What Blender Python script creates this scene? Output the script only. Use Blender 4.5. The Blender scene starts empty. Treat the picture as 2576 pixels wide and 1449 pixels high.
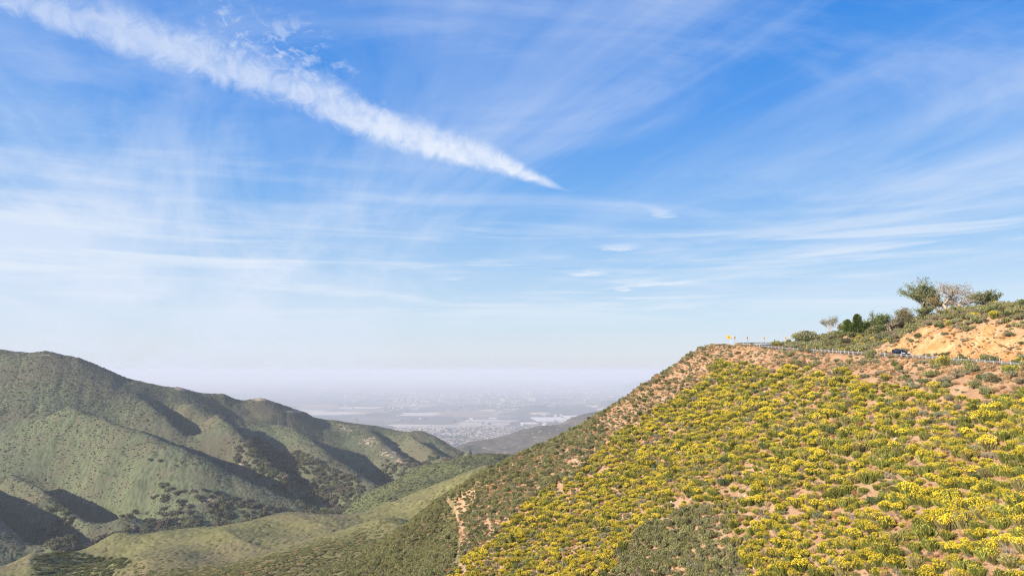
import bpy, math, random
import numpy as np
from mathutils import Vector, Matrix

random.seed(7); RS = np.random.RandomState(11)
scene = bpy.context.scene
COL = scene.collection
R = math.radians

# ------------------------------------------------------------------ camera
PITCH = math.atan(208.5/1717.0); FPX = 1717.0          # measured on a 2576 px wide view of the photograph
CT, ST = math.cos(PITCH), math.sin(PITCH)
cam_d = bpy.data.cameras.new("camera"); cam = bpy.data.objects.new("camera", cam_d); COL.objects.link(cam)
cam_d.lens = 24.0; cam_d.sensor_width = 36.0; cam_d.clip_start = 0.5; cam_d.clip_end = 250000
cam.location = (0, 0, 0); cam.rotation_euler = (R(90)+PITCH, 0, 0)
scene.camera = cam

def W(px, py, Y):
    """place on the map: sight line through a measured point, at forward distance Y -> x,y,z"""
    cx = (px-1288.0)/FPX; cy = (724.5-py)/FPX
    dy = CT-cy*ST; dz = ST+cy*CT
    return (cx/dy*Y, float(Y), dz/dy*Y)
def proj(x, y, z):
    d = np.maximum(y*CT+z*ST, 1e-3); c = (z*CT-y*ST)/d
    return 1288+x/d*FPX, 724.5-c*FPX

# ------------------------------------------------------------------ noise
def _h(i, j, s):
    n = (i.astype(np.int64)*374761393+j.astype(np.int64)*668265263+s*1442695041) & 0x7fffffff
    n = (n ^ (n >> 13))*1274126177 & 0x7fffffff
    n = (n ^ (n >> 16)) & 0x7fffffff
    return n/float(0x7fffffff)
def vnoise(x, y, s=0):
    i = np.floor(x); j = np.floor(y); fx = x-i; fy = y-j
    fx = fx*fx*(3-2*fx); fy = fy*fy*(3-2*fy); i = i.astype(int); j = j.astype(int)
    return (_h(i, j, s)*(1-fx)+_h(i+1, j, s)*fx)*(1-fy)+(_h(i, j+1, s)*(1-fx)+_h(i+1, j+1, s)*fx)*fy
def fbm(x, y, o=4, s=0):
    t = 0; a = 1.0; n = 0
    for k in range(o):
        t = t+a*(vnoise(x*2**k+17.3*k, y*2**k-9.1*k, s+k)-.5); n += a; a *= .5
    return t/n*2
def domes(x, y, s=0):
    """canopy of rounded shrubs: height 0..1 and a random number per shrub"""
    i = np.floor(x).astype(int); j = np.floor(y).astype(int)
    best = np.zeros_like(x); bid = np.zeros_like(x)
    for a in (-1, 0, 1):
        for b in (-1, 0, 1):
            cx = i+a+_h(i+a, j+b, s+1); cy = j+b+_h(i+a, j+b, s+2); r = .55+.5*_h(i+a, j+b, s+3)
            h = np.clip(1-((x-cx)**2+(y-cy)**2)/(r*r), 0, 1)**.5*(.5+.5*r)
            m = h > best; best = np.where(m, h, best); bid = np.where(m, _h(i+a, j+b, s+4), bid)
    return best, bid
def sstep(a, b, x):
    t = np.clip((x-a)/(b-a), 0, 1); return t*t*(3-2*t)

class Surf:
    """height over the map through control points (multiquadric)"""
    def __init__(s, pts, c=30., sm=1e-3):
        p = np.array(pts, float); s.p = p; s.c = c
        s.mx, s.my = p[:, 0].mean(), p[:, 1].mean(); s.k = 1000.
        n = len(p)
        A = np.zeros((n+3, n+3))
        d = np.sqrt((p[:, None, 0]-p[None, :, 0])**2+(p[:, None, 1]-p[None, :, 1])**2+c*c)/s.k
        A[:n, :n] = d-np.eye(n)*sm
        P = np.c_[np.ones(n), (p[:, 0]-s.mx)/s.k, (p[:, 1]-s.my)/s.k]
        A[:n, n:] = P; A[n:, :n] = P.T
        s.w = np.linalg.solve(A, np.r_[p[:, 2], 0, 0, 0])
    def __call__(s, x, y):
        sh = np.shape(x); x = np.ravel(x).astype(float); y = np.ravel(y).astype(float); out = np.empty_like(x)
        n = len(s.p)
        for a in range(0, len(x), 20000):
            X = x[a:a+20000]; Y = y[a:a+20000]
            d = np.sqrt((X[:, None]-s.p[None, :, 0])**2+(Y[:, None]-s.p[None, :, 1])**2+s.c**2)/s.k
            out[a:a+20000] = d@s.w[:n]+s.w[n]+s.w[n+1]*(X-s.mx)/s.k+s.w[n+2]*(Y-s.my)/s.k
        return out.reshape(sh)

# ------------------------------------------------------------------ mesh helpers
def mesh_np(name, verts, faces, attrs=None, smooth=False, mats=(), mat_idx=None):
    verts = np.asarray(verts, np.float32); faces = np.asarray(faces, np.int32)
    k = faces.shape[1]; m = bpy.data.meshes.new(name)
    m.vertices.add(len(verts)); m.vertices.foreach_set('co', verts.ravel())
    m.loops.add(faces.size); m.loops.foreach_set('vertex_index', faces.ravel())
    m.polygons.add(len(faces)); m.polygons.foreach_set('loop_start', np.arange(0, faces.size, k, dtype=np.int32))
    try: m.polygons.foreach_set('loop_total', np.full(len(faces), k, np.int32))
    except Exception: pass
    if mat_idx is not None: m.polygons.foreach_set('material_index', np.asarray(mat_idx, np.int32))
    m.update(calc_edges=True)
    m.polygons.foreach_set('use_smooth', np.full(len(faces), smooth))
    for mt in mats: m.materials.append(mt)
    for nm, dom, v in (attrs or []):
        v = np.asarray(v, np.float32)
        if v.ndim == 1: a = m.attributes.new(nm, 'FLOAT', dom); a.data.foreach_set('value', v)
        else: a = m.attributes.new(nm, 'FLOAT_VECTOR', dom); a.data.foreach_set('vector', v.ravel())
    return m
def link(name, data, parent=None, **kw):
    o = bpy.data.objects.new(name, data); COL.objects.link(o)
    if parent is not None: o.parent = parent
    for k, v in kw.items(): o[k] = v
    return o
def grid_faces(nr, nc):
    i = np.arange(nr-1)[:, None]*nc+np.arange(nc-1)[None, :]
    i = i.ravel(); return np.c_[i, i+1, i+nc+1, i+nc]
class MB:
    """collects primitives into one mesh"""
    def __init__(s): s.v = []; s.f = []
    def add(s, v, f):
        b = len(s.v); s.v += [tuple(p) for p in v]; s.f += [tuple(i+b for i in q) for q in f]
    def box(s, c, d, M=None, top=None):
        x, y, z = [q/2 for q in d]; t = top or (1, 1)
        v = [Vector((a*x*(t[0] if e > 0 else 1), b*y*(t[1] if e > 0 else 1), e*z)) for e in (-1, 1) for a, b in ((-1, -1), (1, -1), (1, 1), (-1, 1))]
        if M is not None: v = [M@p for p in v]
        v = [p+Vector(c) for p in v]
        s.add(v, [(3, 2, 1, 0), (4, 5, 6, 7), (0, 1, 5, 4), (1, 2, 6, 5), (2, 3, 7, 6), (3, 0, 4, 7)])
    def tube(s, pts, rad, n=6, cap=True):
        rings = []; pts = [Vector(p) for p in pts]
        for i, p in enumerate(pts):
            d = (pts[min(i+1, len(pts)-1)]-pts[max(i-1, 0)])
            d = d.normalized() if d.length > 1e-6 else Vector((0, 0, 1))
            a = d.cross(Vector((0, 0, 1)) if abs(d.z) < .9 else Vector((1, 0, 0))).normalized(); b = d.cross(a)
            r = rad[i] if isinstance(rad, (list, tuple)) else rad
            rings.append([p+(a*math.cos(2*math.pi*k/n)+b*math.sin(2*math.pi*k/n))*r for k in range(n)])
        v = [p for r_ in rings for p in r_]; f = []
        for i in range(len(pts)-1):
            for k in range(n): f.append((i*n+k, i*n+(k+1) % n, (i+1)*n+(k+1) % n, (i+1)*n+k))
        if cap: f.append(tuple(range(n-1, -1, -1))); f.append(tuple((len(pts)-1)*n+k for k in range(n)))
        s.add(v, f)
    def mesh(s, name, mat, smooth=False):
        m = bpy.data.meshes.new(name); m.from_pydata([tuple(p) for p in s.v], [], s.f); m.update()
        if mat: m.materials.append(mat)
        if smooth: m.polygons.foreach_set('use_smooth', [True]*len(m.polygons))
        return m

# ------------------------------------------------------------------ material helpers
class NT:
    def __init__(s, nt): s.t = nt; s.n = nt.nodes; s.l = nt.links
    def node(s, typ, ins=None, **kw):
        n = s.n.new(typ)
        for k, v in kw.items(): setattr(n, k, v)
        for k, v in (ins or {}).items(): s.put(n.inputs[k], v)
        return n
    def put(s, sock, v):
        if isinstance(v, bpy.types.NodeSocket): s.l.new(v, sock)
        elif isinstance(v, bpy.types.Node): s.l.new(v.outputs[0], sock)
        else: sock.default_value = v
    def math(s, op, a, b=0., c=0., clamp=False):
        n = s.n.new('ShaderNodeMath'); n.operation = op; n.use_clamp = clamp
        s.put(n.inputs[0], a); s.put(n.inputs[1], b); s.put(n.inputs[2], c); return n.outputs[0]
    def mix(s, f, a, b, blend='MIX'):
        n = s.n.new('ShaderNodeMix'); n.data_type = 'RGBA'; n.blend_type = blend; n.clamp_factor = True
        s.put(n.inputs[0], f)
        for i, v in ((6, a), (7, b)):
            if isinstance(v, (tuple, list)) and len(v) == 3: v = (*v, 1)
            s.put(n.inputs[i], v)
        return n.outputs[2]
    def ramp(s, f, stops, interp='LINEAR'):
        n = s.n.new('ShaderNodeValToRGB'); e = n.color_ramp; e.interpolation = interp
        while len(e.elements) < len(stops): e.elements.new(0.5)
        for el, (p, c) in zip(e.elements, stops):
            el.position = p; el.color = (*c, 1) if len(c) == 3 else c
        s.put(n.inputs[0], f); return n.outputs[0]
    def mr(s, v, a, b, c=0., d=1., smooth=True):
        n = s.n.new('ShaderNodeMapRange'); n.interpolation_type = 'SMOOTHSTEP' if smooth else 'LINEAR'
        for k, q in zip((0, 1, 2, 3, 4), (v, a, b, c, d)): s.put(n.inputs[k], q)
        return n.outputs[0]
    def noise(s, vec, scale, detail=3., rough=.5, dist=0., out=0):
        n = s.n.new('ShaderNodeTexNoise'); s.put(n.inputs['Vector'], vec)
        n.inputs['Scale'].default_value = scale; n.inputs['Detail'].default_value = detail
        n.inputs['Roughness'].default_value = rough; n.inputs['Distortion'].default_value = dist
        return n.outputs[out]
def new_mat(name):
    m = bpy.data.materials.new(name); m.use_nodes = True; m.node_tree.nodes.clear(); return m, NT(m.node_tree)
def finish(T, color, rough=.85, bump=None, metal=0., trans=0., spec=.2):
    out = T.node('ShaderNodeOutputMaterial')
    p = T.node('ShaderNodeBsdfPrincipled'); T.put(p.inputs['Base Color'], color if not (isinstance(color, tuple) and len(color) == 3) else (*color, 1))
    T.put(p.inputs['Roughness'], rough); p.inputs['Metallic'].default_value = metal
    p.inputs['Specular IOR Level'].default_value = spec
    if bump is not None:
        b = T.node('ShaderNodeBump', {'Height': bump[0], 'Distance': bump[1], 'Strength': bump[2]}); T.l.new(b.outputs[0], p.inputs['Normal'])
    sh = p.outputs[0]
    if trans:
        t = T.node('ShaderNodeBsdfTranslucent'); T.put(t.inputs[0], color if not (isinstance(color, tuple) and len(color) == 3) else (*color, 1))
        m = T.node('ShaderNodeMixShader'); m.inputs[0].default_value = trans
        T.l.new(sh, m.inputs[1]); T.l.new(t.outputs[0], m.inputs[2]); sh = m.outputs[0]
    T.l.new(sh, out.inputs[0])
def plain(name, col, rough=.6, metal=0., var=.12, scale=3., spec=.3):
    m, T = new_mat(name); g = T.node('ShaderNodeNewGeometry').outputs['Position']
    n = T.noise(g, scale, 4.); c = T.mix(n, tuple(q*(1-var) for q in col), tuple(min(1, q*(1+var)) for q in col))
    finish(T, c, rough, metal=metal, spec=spec); return m
def leaf_mat(name, a, b, c=None, trans=.25, cshare=.3):
    """a/b vary leaf by leaf and plant by plant, c is a second tone taken by some plants"""
    m, T = new_mat(name)
    r = T.node('ShaderNodeAttribute', attribute_name='rnd').outputs['Fac']
    o = T.node('ShaderNodeObjectInfo').outputs['Random']
    col = T.mix(r, a, b)
    if c is not None: col = T.mix(T.mr(o, 1-cshare-.1, 1-cshare+.1), col, c)
    br = T.math('MULTIPLY_ADD', T.math('FRACT', T.math('MULTIPLY', o, 7.31)), .5, .75)
    br = T.math('MULTIPLY', br, T.math('MULTIPLY_ADD', r, .5, .75))
    cc = T.node('ShaderNodeCombineColor', {0: br, 1: br, 2: br})
    col = T.mix(1., col, cc.outputs[0], 'MULTIPLY')
    finish(T, col, .7, trans=trans, spec=.15); return m
def attr_mat(name, **k):
    pass

# ================================================================== NEAR HILLSIDE
# guardrail line, measured (rail top)
RAIL = [(2800, 935, 115), (2680, 922, 126), (2576, 913, 135), (2450, 904, 146), (2350, 897, 156), (2250, 889.5, 168), (2150, 884, 184), (2050, 878.5, 203),
        (1975, 873.5, 217), (1920, 868.5, 229), (1880, 864.5, 241), (1850, 862.5, 251)]
railw = np.array([W(*p) for p in RAIL]); railw[:, 2] -= .78
def rail_at(Y):
    return np.interp(Y, railw[:, 1], railw[:, 0]), np.interp(Y, railw[:, 1], railw[:, 2])
# carriageway centre line: beside the rail, then round the nose of the spur
cl = [(railw[i][0]+5.2, railw[i][1]+.9, railw[i][2]) for i in range(len(railw)-2)]
cl += [(86.5, 243, 9.2), (93, 250.5, 9.6), (104, 254, 9.8), (120, 256, 10.2), (150, 258, 11), (200, 262, 12)]
cl = [(119, 60, -2.), (116, 90, -1.)]+cl[1:]
def spline(p, n=12):
    p = np.array(p); o = []
    for i in range(len(p)-1):
        a = p[max(i-1, 0)]; b = p[i]; c = p[i+1]; d = p[min(i+2, len(p)-1)]
        for k in range(n):
            t = k/n; o.append(.5*((2*b)+(-a+c)*t+(2*a-5*b+4*c-d)*t*t+(-a+3*b-3*c+d)*t**3))
    o.append(p[-1]); return np.array(o)
CLN = spline(cl)
def road_dist(x, y):
    sh = np.shape(x); x = np.ravel(x); y = np.ravel(y); D = np.full(len(x), 1e9); Z = np.zeros(len(x))
    near = (x > 55) & (y > 30) & (y < 300); xi, yi = x[near], y[near]
    Dn = np.full(len(xi), 1e9); Zn = np.zeros(len(xi))
    for a in range(0, len(CLN)-1):
        p, q = CLN[a], CLN[a+1]; d = q[:2]-p[:2]; L = d@d+1e-9
        t = np.clip(((xi-p[0])*d[0]+(yi-p[1])*d[1])/L, 0, 1)
        e = np.hypot(xi-p[0]-t*d[0], yi-p[1]-t*d[1]); m = e < Dn
        Dn = np.where(m, e, Dn); Zn = np.where(m, p[2]+t*(q[2]-p[2]), Zn)
    D[near] = Dn; Z[near] = Zn
    return D.reshape(sh), Z.reshape(sh)

pts = []
for Y in (70, 95, 120, 145, 170, 195, 220, 240):        # face below the road, falling to the left
    xr, zr = rail_at(max(Y, 116)); 
    if Y < 116: xr += (116-Y)*.12
    for off, dz in ((2, 0), (14, -8.5), (34, -22), (60, -39), (90, -58), (125, -78)):
        if Y > 215 and off > 60: continue
        if Y > 215 and off > 30: dz += 2
        pts.append((xr-off, Y, zr+dz))
SIL = [(1850, 865, 256), (1800, 866, 262), (1770, 875, 265), (1740, 893, 267), (1700, 923, 270), (1650, 957, 275), (1600, 991, 279), (1560, 1018, 283), (1500, 1052, 288),
       (1430, 1088, 293), (1350, 1129, 297), (1270, 1164, 303), (1190, 1205, 318), (1120, 1245, 350)]
for p in SIL:
    a = W(*p); pts.append(a); pts.append((a[0]+6, a[1]+45, a[2]-27)); pts.append((a[0]+20, a[1]+130, a[2]-85))
# bank and hill above the road
for p in [(2450, 818, 168), (2520, 818, 163), (2576, 812, 160), (2400, 820, 172), (2330, 836, 177), (2270, 858, 184), (2660, 800, 155),
          (2576, 763, 176), (2520, 771, 184), (2440, 780, 190), (2360, 800, 200), (2290, 822, 206), (2200, 850, 216), (2100, 872, 220), (2700, 740, 170),
          (2118, 836, 236), (2070, 850, 238), (2020, 866, 236), (2160, 836, 240), (2230, 836, 234), (2290, 818, 216), (2250, 822, 250)]:
    pts.append(W(*p))
for p in [(2576, 763, 176), (2440, 780, 190), (2290, 822, 206), (2700, 740, 170), (2118, 836, 236)]:
    a = W(*p); pts.append((a[0]+30, a[1]+30, a[2]-2)); pts.append((a[0]+110, a[1]+70, a[2]-25))
for i in range(2, len(railw)-2):                         # foot of the cut
    pts.append((railw[i][0]+10.8, railw[i][1], railw[i][2]))
# gully under the camera
pts += [(0, 0, -2.2), (-20, -40, -2), (40, -40, 1), (60, 0, 0), (110, 20, -2), (30, 35, -16), (0, 55, -32), (-60, 40, -40), (-40, 110, -58), (-120, 90, -75), (20, 90, -46), (-60, 0, -25),
        (-200, 100, -110), (-150, -50, -70)]
# green slopes lower down the spur
for p in [(1150, 1300, 305), (1150, 1449, 212), (1060, 1320, 360), (1000, 1300, 430), (1000, 1449, 262), (900, 1400, 330), (860, 1340, 450), (800, 1449, 300), (700, 1385, 430), (600, 1449, 340), (560, 1345, 560),
          (400, 1449, 380), (400, 1385, 500), (300, 1372, 618), (330, 1352, 660), (480, 1335, 640), (640, 1321, 620), (760, 1312, 590), (870, 1302, 560), (980, 1283, 520), (250, 1425, 470), (330, 1410, 520), (240, 1449, 430),
          (150, 1449, 455), (80, 1449, 450), (0, 1425, 520), (60, 1402, 545), (130, 1387, 560), (200, 1389, 560), (260, 1404, 545), (-100, 1440, 520), (0, 1449, 470), (-100, 1500, 400), (160, 1420, 515)]:
    pts.append(W(*p))
for p in [(1267, 1157, 800), (1200, 1161, 810), (1130, 1176, 820), (1050, 1196, 840), (960, 1223, 870), (900, 1258, 900), (875, 1285, 900),
          (1160, 1215, 640), (1080, 1235, 680), (1000, 1252, 690), (940, 1278, 700), (1000, 1225, 780), (1300, 1185, 780), (1290, 1200, 600), (1215, 1210, 520)]:
    pts.append(W(*p))
for p in [(1267, 1157, 800), (1200, 1161, 810), (1130, 1176, 820), (1050, 1196, 840), (960, 1223, 870), (875, 1285, 900)]:
    a = W(*p); pts.append((a[0]+5, a[1]+100, a[2]-75)); pts.append((a[0]+90, a[1]+30, a[2]-60 if p[0] > 1250 else a[2]-10))
for p in [(330, 1352, 660), (480, 1335, 640), (640, 1321, 620), (760, 1312, 590), (870, 1302, 560)]:
    a = W(*p); pts.append((a[0]-30, a[1]+70, a[2]-42)); pts.append((a[0]-60, a[1]+150, a[2]-95))
for p in [(0, 1425, 520), (130, 1387, 560), (260, 1404, 545)]:
    a = W(*p); pts.append((a[0]-30, a[1]+90, a[2]-75))
pts += [(x, 1150, -360) for x in range(-900, 700, 200)]+[(500, 300, -60), (500, 600, -200), (-700, 300, -190), (-500, 150, -170), (300, 450, -110), (350, 900, -330), (500, 0, 10), (250, 100, 22), (-900, 700, -330), (-1000, 1000, -370)]
S_near = Surf(pts, c=9., sm=2e-4)

def zone_soil(x, y):
    return None
def H_near(x, y, fine=True):
    z = S_near(x, y)
    d = np.hypot(x, y)
    far = sstep(300, 420, y)
    fold = fbm(x/95+3, y/120, 3, 5)*far*9 + (.3-np.abs(fbm((x*.8+y*.6)/60, (y*.8-x*.6)/240, 2, 9)))*far*9
    z = z+fold+fbm(x/22, y/22, 3, 21)*1.1*sstep(40, 90, d)
    # erosion runnels down the face
    z = z-(1-np.abs(fbm(y/9.+x/40, x/60, 2, 31)))**4*.9*sstep(60, 100, d)*(1-far)
    D, Z = road_dist(x, y)
    # broken soil and rock on the cut bank
    bank = sstep(5.5, 9, D)*(1-sstep(24, 34, D))*(x > rail_at(y)[0])
    z = z+bank*(fbm(x/4., y/4., 4, 44)*1.5+fbm(x/1.1, y/1.1, 3, 45)*.35-(1-np.abs(fbm(y/3.2+x/9, x/14, 3, 46)))**3*1.1)
    w = sstep(9.0, 5.9, D)
    z = z*(1-w)+(Z-.02)*w
    if fine:
        dom, _ = domes(x/2.2, y/2.2, 3)
        sc = sstep(330, 450, y)
        z = z+dom*1.5*sc
        z = z+fbm(x/1.3, y/1.3, 3, 77)*.18*sstep(5.0, 6.5, D)*(1-sc)
    return z

NC, NR = 1150, 900
u = np.linspace(-1.0, 1.0, NC)
q = 110*np.exp(np.linspace(0, math.log(1290/110.), NR)); Yr = q-150
U, YY = np.meshgrid(u, Yr); XX = U*(YY+190)*.95
ZZ = H_near(XX, YY)
pxg, pyg = proj(XX, YY, ZZ)

# --- plant zones on the hillside, told apart in the photograph
def inpoly(px, py, poly):
    c = np.zeros(np.shape(px), bool); n = len(poly)
    for i in range(n):
        x1, y1 = poly[i]; x2, y2 = poly[(i+1) % n]
        m = ((y1 > py) != (y2 > py)) & (px < (x2-x1)*(py-y1)/(y2-y1+1e-9)+x1); c ^= m
    return c
POLY_BROOM = [(1815, 912), (1990, 928), (2100, 945), (2230, 968), (2330, 984), (2420, 1008), (2500, 1000), (2900, 1000), (2900, 1700), (1100, 1700), (1135, 1440), (1230, 1360), (1330, 1260), (1450, 1195), (1530, 1110), (1640, 1045), (1740, 970)]
POLY_MAT = [(1500, 1560), (1560, 1400), (1600, 1335), (1680, 1300), (1790, 1268), (1825, 1330), (1850, 1400), (1910, 1480), (1940, 1560)]
BARE = [(1700, 1268, 60, 18), (1670, 1310, 40, 14), (1850, 1240, 60, 26), (1815, 1335, 18, 40), (1990, 1290, 22, 30), (2195, 1235, 20, 38), (2048, 1025, 10, 26), (1890, 1330, 50, 26), (1330, 1300, 30, 26), (1445, 1170, 18, 28), (2330, 1240, 24, 16), (1960, 1075, 30, 8),
        (1495, 1330, 30, 14), (2440, 1000, 60, 16), (1165, 1300, 12, 60), (1230, 1330, 10, 60), (1150, 1385, 12, 50), (1410, 1230, 14, 30), (1165, 1440, 20, 20), (2210, 1380, 26, 10), (2060, 1365, 30, 14), (1880, 1190, 22, 10), (2420, 1265, 30, 14), (1760, 1215, 26, 8)]
def bareness(px, py):
    b = np.zeros(np.shape(px))
    for x, y, a, c in BARE: a, c = a*.78, c*.78; b = np.maximum(b, 1-np.clip(((px-x)/a)**2+((py-y)/c)**2, 0, 1))
    return b

TRACK = [[(1126, 1255), (1150, 1300), (1162, 1345), (1150, 1400), (1165, 1449), (1150, 1520)], [(2200, 1215), (2170, 1262)], [(1815, 1290), (1800, 1370), (1830, 1410)]]
def track(px, py, w=3.):
    d = np.full(np.shape(px), 1e9)
    for L in TRACK:
        for (x1, y1), (x2, y2) in zip(L, L[1:]):
            t = np.clip(((px-x1)*(x2-x1)+(py-y1)*(y2-y1))/((x2-x1)**2+(y2-y1)**2), 0, 1); d = np.minimum(d, np.hypot(px-x1-t*(x2-x1), py-y1-t*(y2-y1)))
    return sstep(w*1.5, w*.7, d)
TR = track(pxg+fbm(XX/3, YY/3, 3, 151)*16, pyg)*sstep(-.35, .1, fbm(XX/6, YY/6, 3, 152))
GREEN = sstep(335, 400, YY)                                # how far the ground is closed scrub
left = (pxg < 1230) & (pyg > 1200)
POLY_SCRUB = [(1290, 1185), (1210, 1215), (1140, 1255), (1150, 1330), (1165, 1400), (1130, 1460), (1090, 1700), (-400, 1700), (-400, 1200), (1150, 1180)]
scrub = np.maximum(GREEN, inpoly(pxg, pyg, POLY_SCRUB)*1.0)
scrub = scrub*(1-TR)
_, bid = domes(XX/2.2, YY/2.2, 3)
D0, _z = road_dist(XX, YY)
cut = ((XX > rail_at(YY)[0]+8) & (D0 > 5.5) & (YY > 80) & (YY < 262))
cutv = cut*(1-sstep(11.5, 15.5, D0+fbm(XX/5, YY/5, 3, 66)*4.5+np.clip(YY-169, -20, 0)*.55))*(YY < 196+fbm(XX/6, YY/6, 2, 67)*8)
verts = np.c_[XX.ravel(), YY.ravel(), ZZ.ravel()]

def soil_nodes(T):
    g = T.node('ShaderNodeNewGeometry').outputs['Position']
    n1 = T.noise(g, .12, 5., .6); n2 = T.noise(g, 1.6, 6., .7); n3 = T.noise(g, .45, 4., .6)
    c = T.mix(T.mr(n1, .35, .65), (.44, .25, .14), (.49, .32, .195))
    c = T.mix(T.mr(n3, .5, .7), c, (.50, .345, .225))
    c = T.mix(T.math('MULTIPLY', T.mr(n2, .5, .72), .6), c, (.56, .42, .30))
    c = T.mix(T.math('MULTIPLY', T.mr(T.noise(g, .8, 5., .7), .56, .66), .7), c, (.24, .17, .095))
    return g, c, n2
def make_hill_mat():
    m, T = new_mat('hillside_soil_and_scrub'); g, c, n2 = soil_nodes(T)
    A = lambda nm: T.node('ShaderNodeAttribute', attribute_name=nm).outputs['Fac']
    # closed scrub tone of the lower slopes
    r = A('plant'); s = A('scrub')
    nn = T.noise(g, .011, 4., .6); nb = T.noise(g, .35, 4., .7)
    gr = T.mix(r, (.16, .155, .065), (.25, .23, .105))
    gr = T.mix(T.mr(nn, .42, .62), gr, (.22, .19, .10))
    gr = T.mix(T.math('MULTIPLY', T.mr(nb, .55, .75), .6), gr, (.11, .12, .04))
    gr = T.mix(A('deep'), gr, T.mix(r, (.085, .10, .045), (.15, .165, .075)))
    c = T.mix(T.math('MULTIPLY', A('track'), .45), c, (.55, .36, .24)); c = T.mix(s, c, gr)
    # fresh cut bank: orange soil and pale rock
    k = T.noise(g, .25, 6., .75, 1.); k2 = T.noise(g, 1.3, 5., .8)
    ct = T.mix(T.mr(k, .38, .66), (.58, .255, .09), (.71, .44, .235)); ct = T.mix(T.mr(k2, .5, .75), ct, (.78, .58, .38))
    ct = T.mix(T.math('MULTIPLY', T.mr(T.noise(g, .6, 6., .8), .58, .66), .6), ct, (.42, .20, .09))
    c = T.mix(A('cut'), c, ct)
    b = T.math('ADD', n2, T.noise(g, 4., 5., .7))
    finish(T, c, .95, bump=(b, .35, .8), spec=.1); return m
hm = mesh_np('hillside', verts, grid_faces(NR, NC), [('scrub', 'POINT', scrub.ravel()), ('plant', 'POINT', bid.ravel()), ('track', 'POINT', TR.ravel()), ('deep', 'POINT', sstep(560, 700, YY+fbm(XX/40, YY/40, 3, 181)*90).ravel()), ('cut', 'POINT', np.clip(cutv, 0, 1).ravel())], True, [make_hill_mat()])
link('hillside', hm, kind='structure', label='near hillside of orange soil falling from the road into the canyon')

# road
def strip(name, off0, off1, dz, mat, a=0, b=None, skip=None):
    P = CLN[a:b]; t = np.gradient(P[:, :2], axis=0); t /= np.linalg.norm(t, axis=1)[:, None]; n = np.c_[t[:, 1], -t[:, 0]]
    nn = 7; V = []
    for k in range(nn):
        o = off0+(off1-off0)*k/(nn-1); V.append(np.c_[P[:, 0]+n[:, 0]*o, P[:, 1]+n[:, 1]*o, P[:, 2]+dz])
    V = np.stack(V, 1).reshape(-1, 3); F = grid_faces(len(P), nn)
    if skip: F = F.reshape(len(P)-1, nn-1, 4)[[i for i in range(len(P)-1) if not skip(i)]].reshape(-1, 4)
    return mesh_np(name, V, F, smooth=True, mats=[mat])
m_asph, T = new_mat('asphalt'); g = T.node('ShaderNodeNewGeometry').outputs['Position']
finish(T, T.mix(T.noise(g, 2., 6., .7), (.07, .07, .07), (.13, .125, .12)), .9, bump=(T.noise(g, 30., 3.), .02, .5))
link('road', strip('road', -4.3, 4.3, .06, m_asph), kind='structure', label='asphalt mountain road curving round the hill')
m_yel = plain('yellow_road_paint', (.75, .5, .06), .7); m_wht = plain('white_road_paint', (.75, .75, .72), .7)
link('road_centre_line', strip('road_centre_line', -.08, .08, .066, m_yel), kind='structure')
link('road_edge_line', strip('road_edge_line', -3.95, -3.83, .066, m_wht), kind='structure')

# ================================================================== THE MOUNTAIN ACROSS THE CANYON
mp = []
CREST = [(-260, 860, 1500), (-120, 868, 1530), (0, 880, 1560), (120, 886, 1580), (200, 903, 1595), (265, 930, 1610), (330, 957, 1630), (400, 973, 1650), (460, 978, 1680), (560, 991, 1740), (660, 1002, 1790), (705, 1016, 1820), (770, 1038, 1880), (850, 1058, 1950), (950, 1070, 1960), (1050, 1083, 1920), (1100, 1100, 1880), (1150, 1131, 1800), (1190, 1160, 1720)]
for p in CREST:
    a = W(*p); mp.append(a); mp.append((a[0]+60, a[1]+220, a[2]-110)); mp.append((a[0]+150, a[1]+620, a[2]-330))
CREEK = [(-300, 1500, 800), (-150, 1465, 830), (0, 1440, 870), (100, 1415, 900), (200, 1385, 950), (270, 1368, 985), (340, 1358, 1020), (500, 1335, 1070), (650, 1322, 1110), (760, 1308, 1140), (850, 1292, 1180), (900, 1268, 1240), (950, 1235, 1330), (1040, 1212, 1430), (1120, 1192, 1530), (1190, 1174, 1640), (1230, 1172, 1760)]
for p in CREEK: mp.append(W(*p))
for p in CREEK: a = W(*p); mp.append((a[0]+25, a[1]-160, a[2]-25))
def line(pts_, dz=0, n=4):
    w = [W(*p) for p in pts_]; o = []
    for a, b in zip(w, w[1:]):
        for k in range(n): t = k/n; o.append((a[0]+(b[0]-a[0])*t, a[1]+(b[1]-a[1])*t, a[2]+(b[2]-a[2])*t+dz))
    o.append((w[-1][0], w[-1][1], w[-1][2]+dz)); mp.extend(o); return o
def gully(ridge, width, depth, n=4):
    """hollow running beside a spur, on its far right side"""
    w = [W(*p) for p in ridge]; L = len(w)
    for i, (a, b) in enumerate(zip(w, w[1:])):
        d = Vector((b[0]-a[0], b[1]-a[1])).normalized(); nrm = Vector((-d.y, d.x)) if -d.y*0+d.x > 0 else Vector((d.y, -d.x))
        nrm = Vector((-d.y, d.x));
        if nrm.y < 0: nrm = -nrm
        for k in range(n):
            t = (i+k/n)/(L-1); tt = k/n; s = width*(.42+.58*t); dp = depth*(.35+.65*math.sin(math.pi*min(1, t*.75+.05)))
            x, y, z = [a[j]+(b[j]-a[j])*tt for j in range(3)]
            mp.append((x+nrm.x*s, y+nrm.y*s, z-dp)); 
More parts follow.
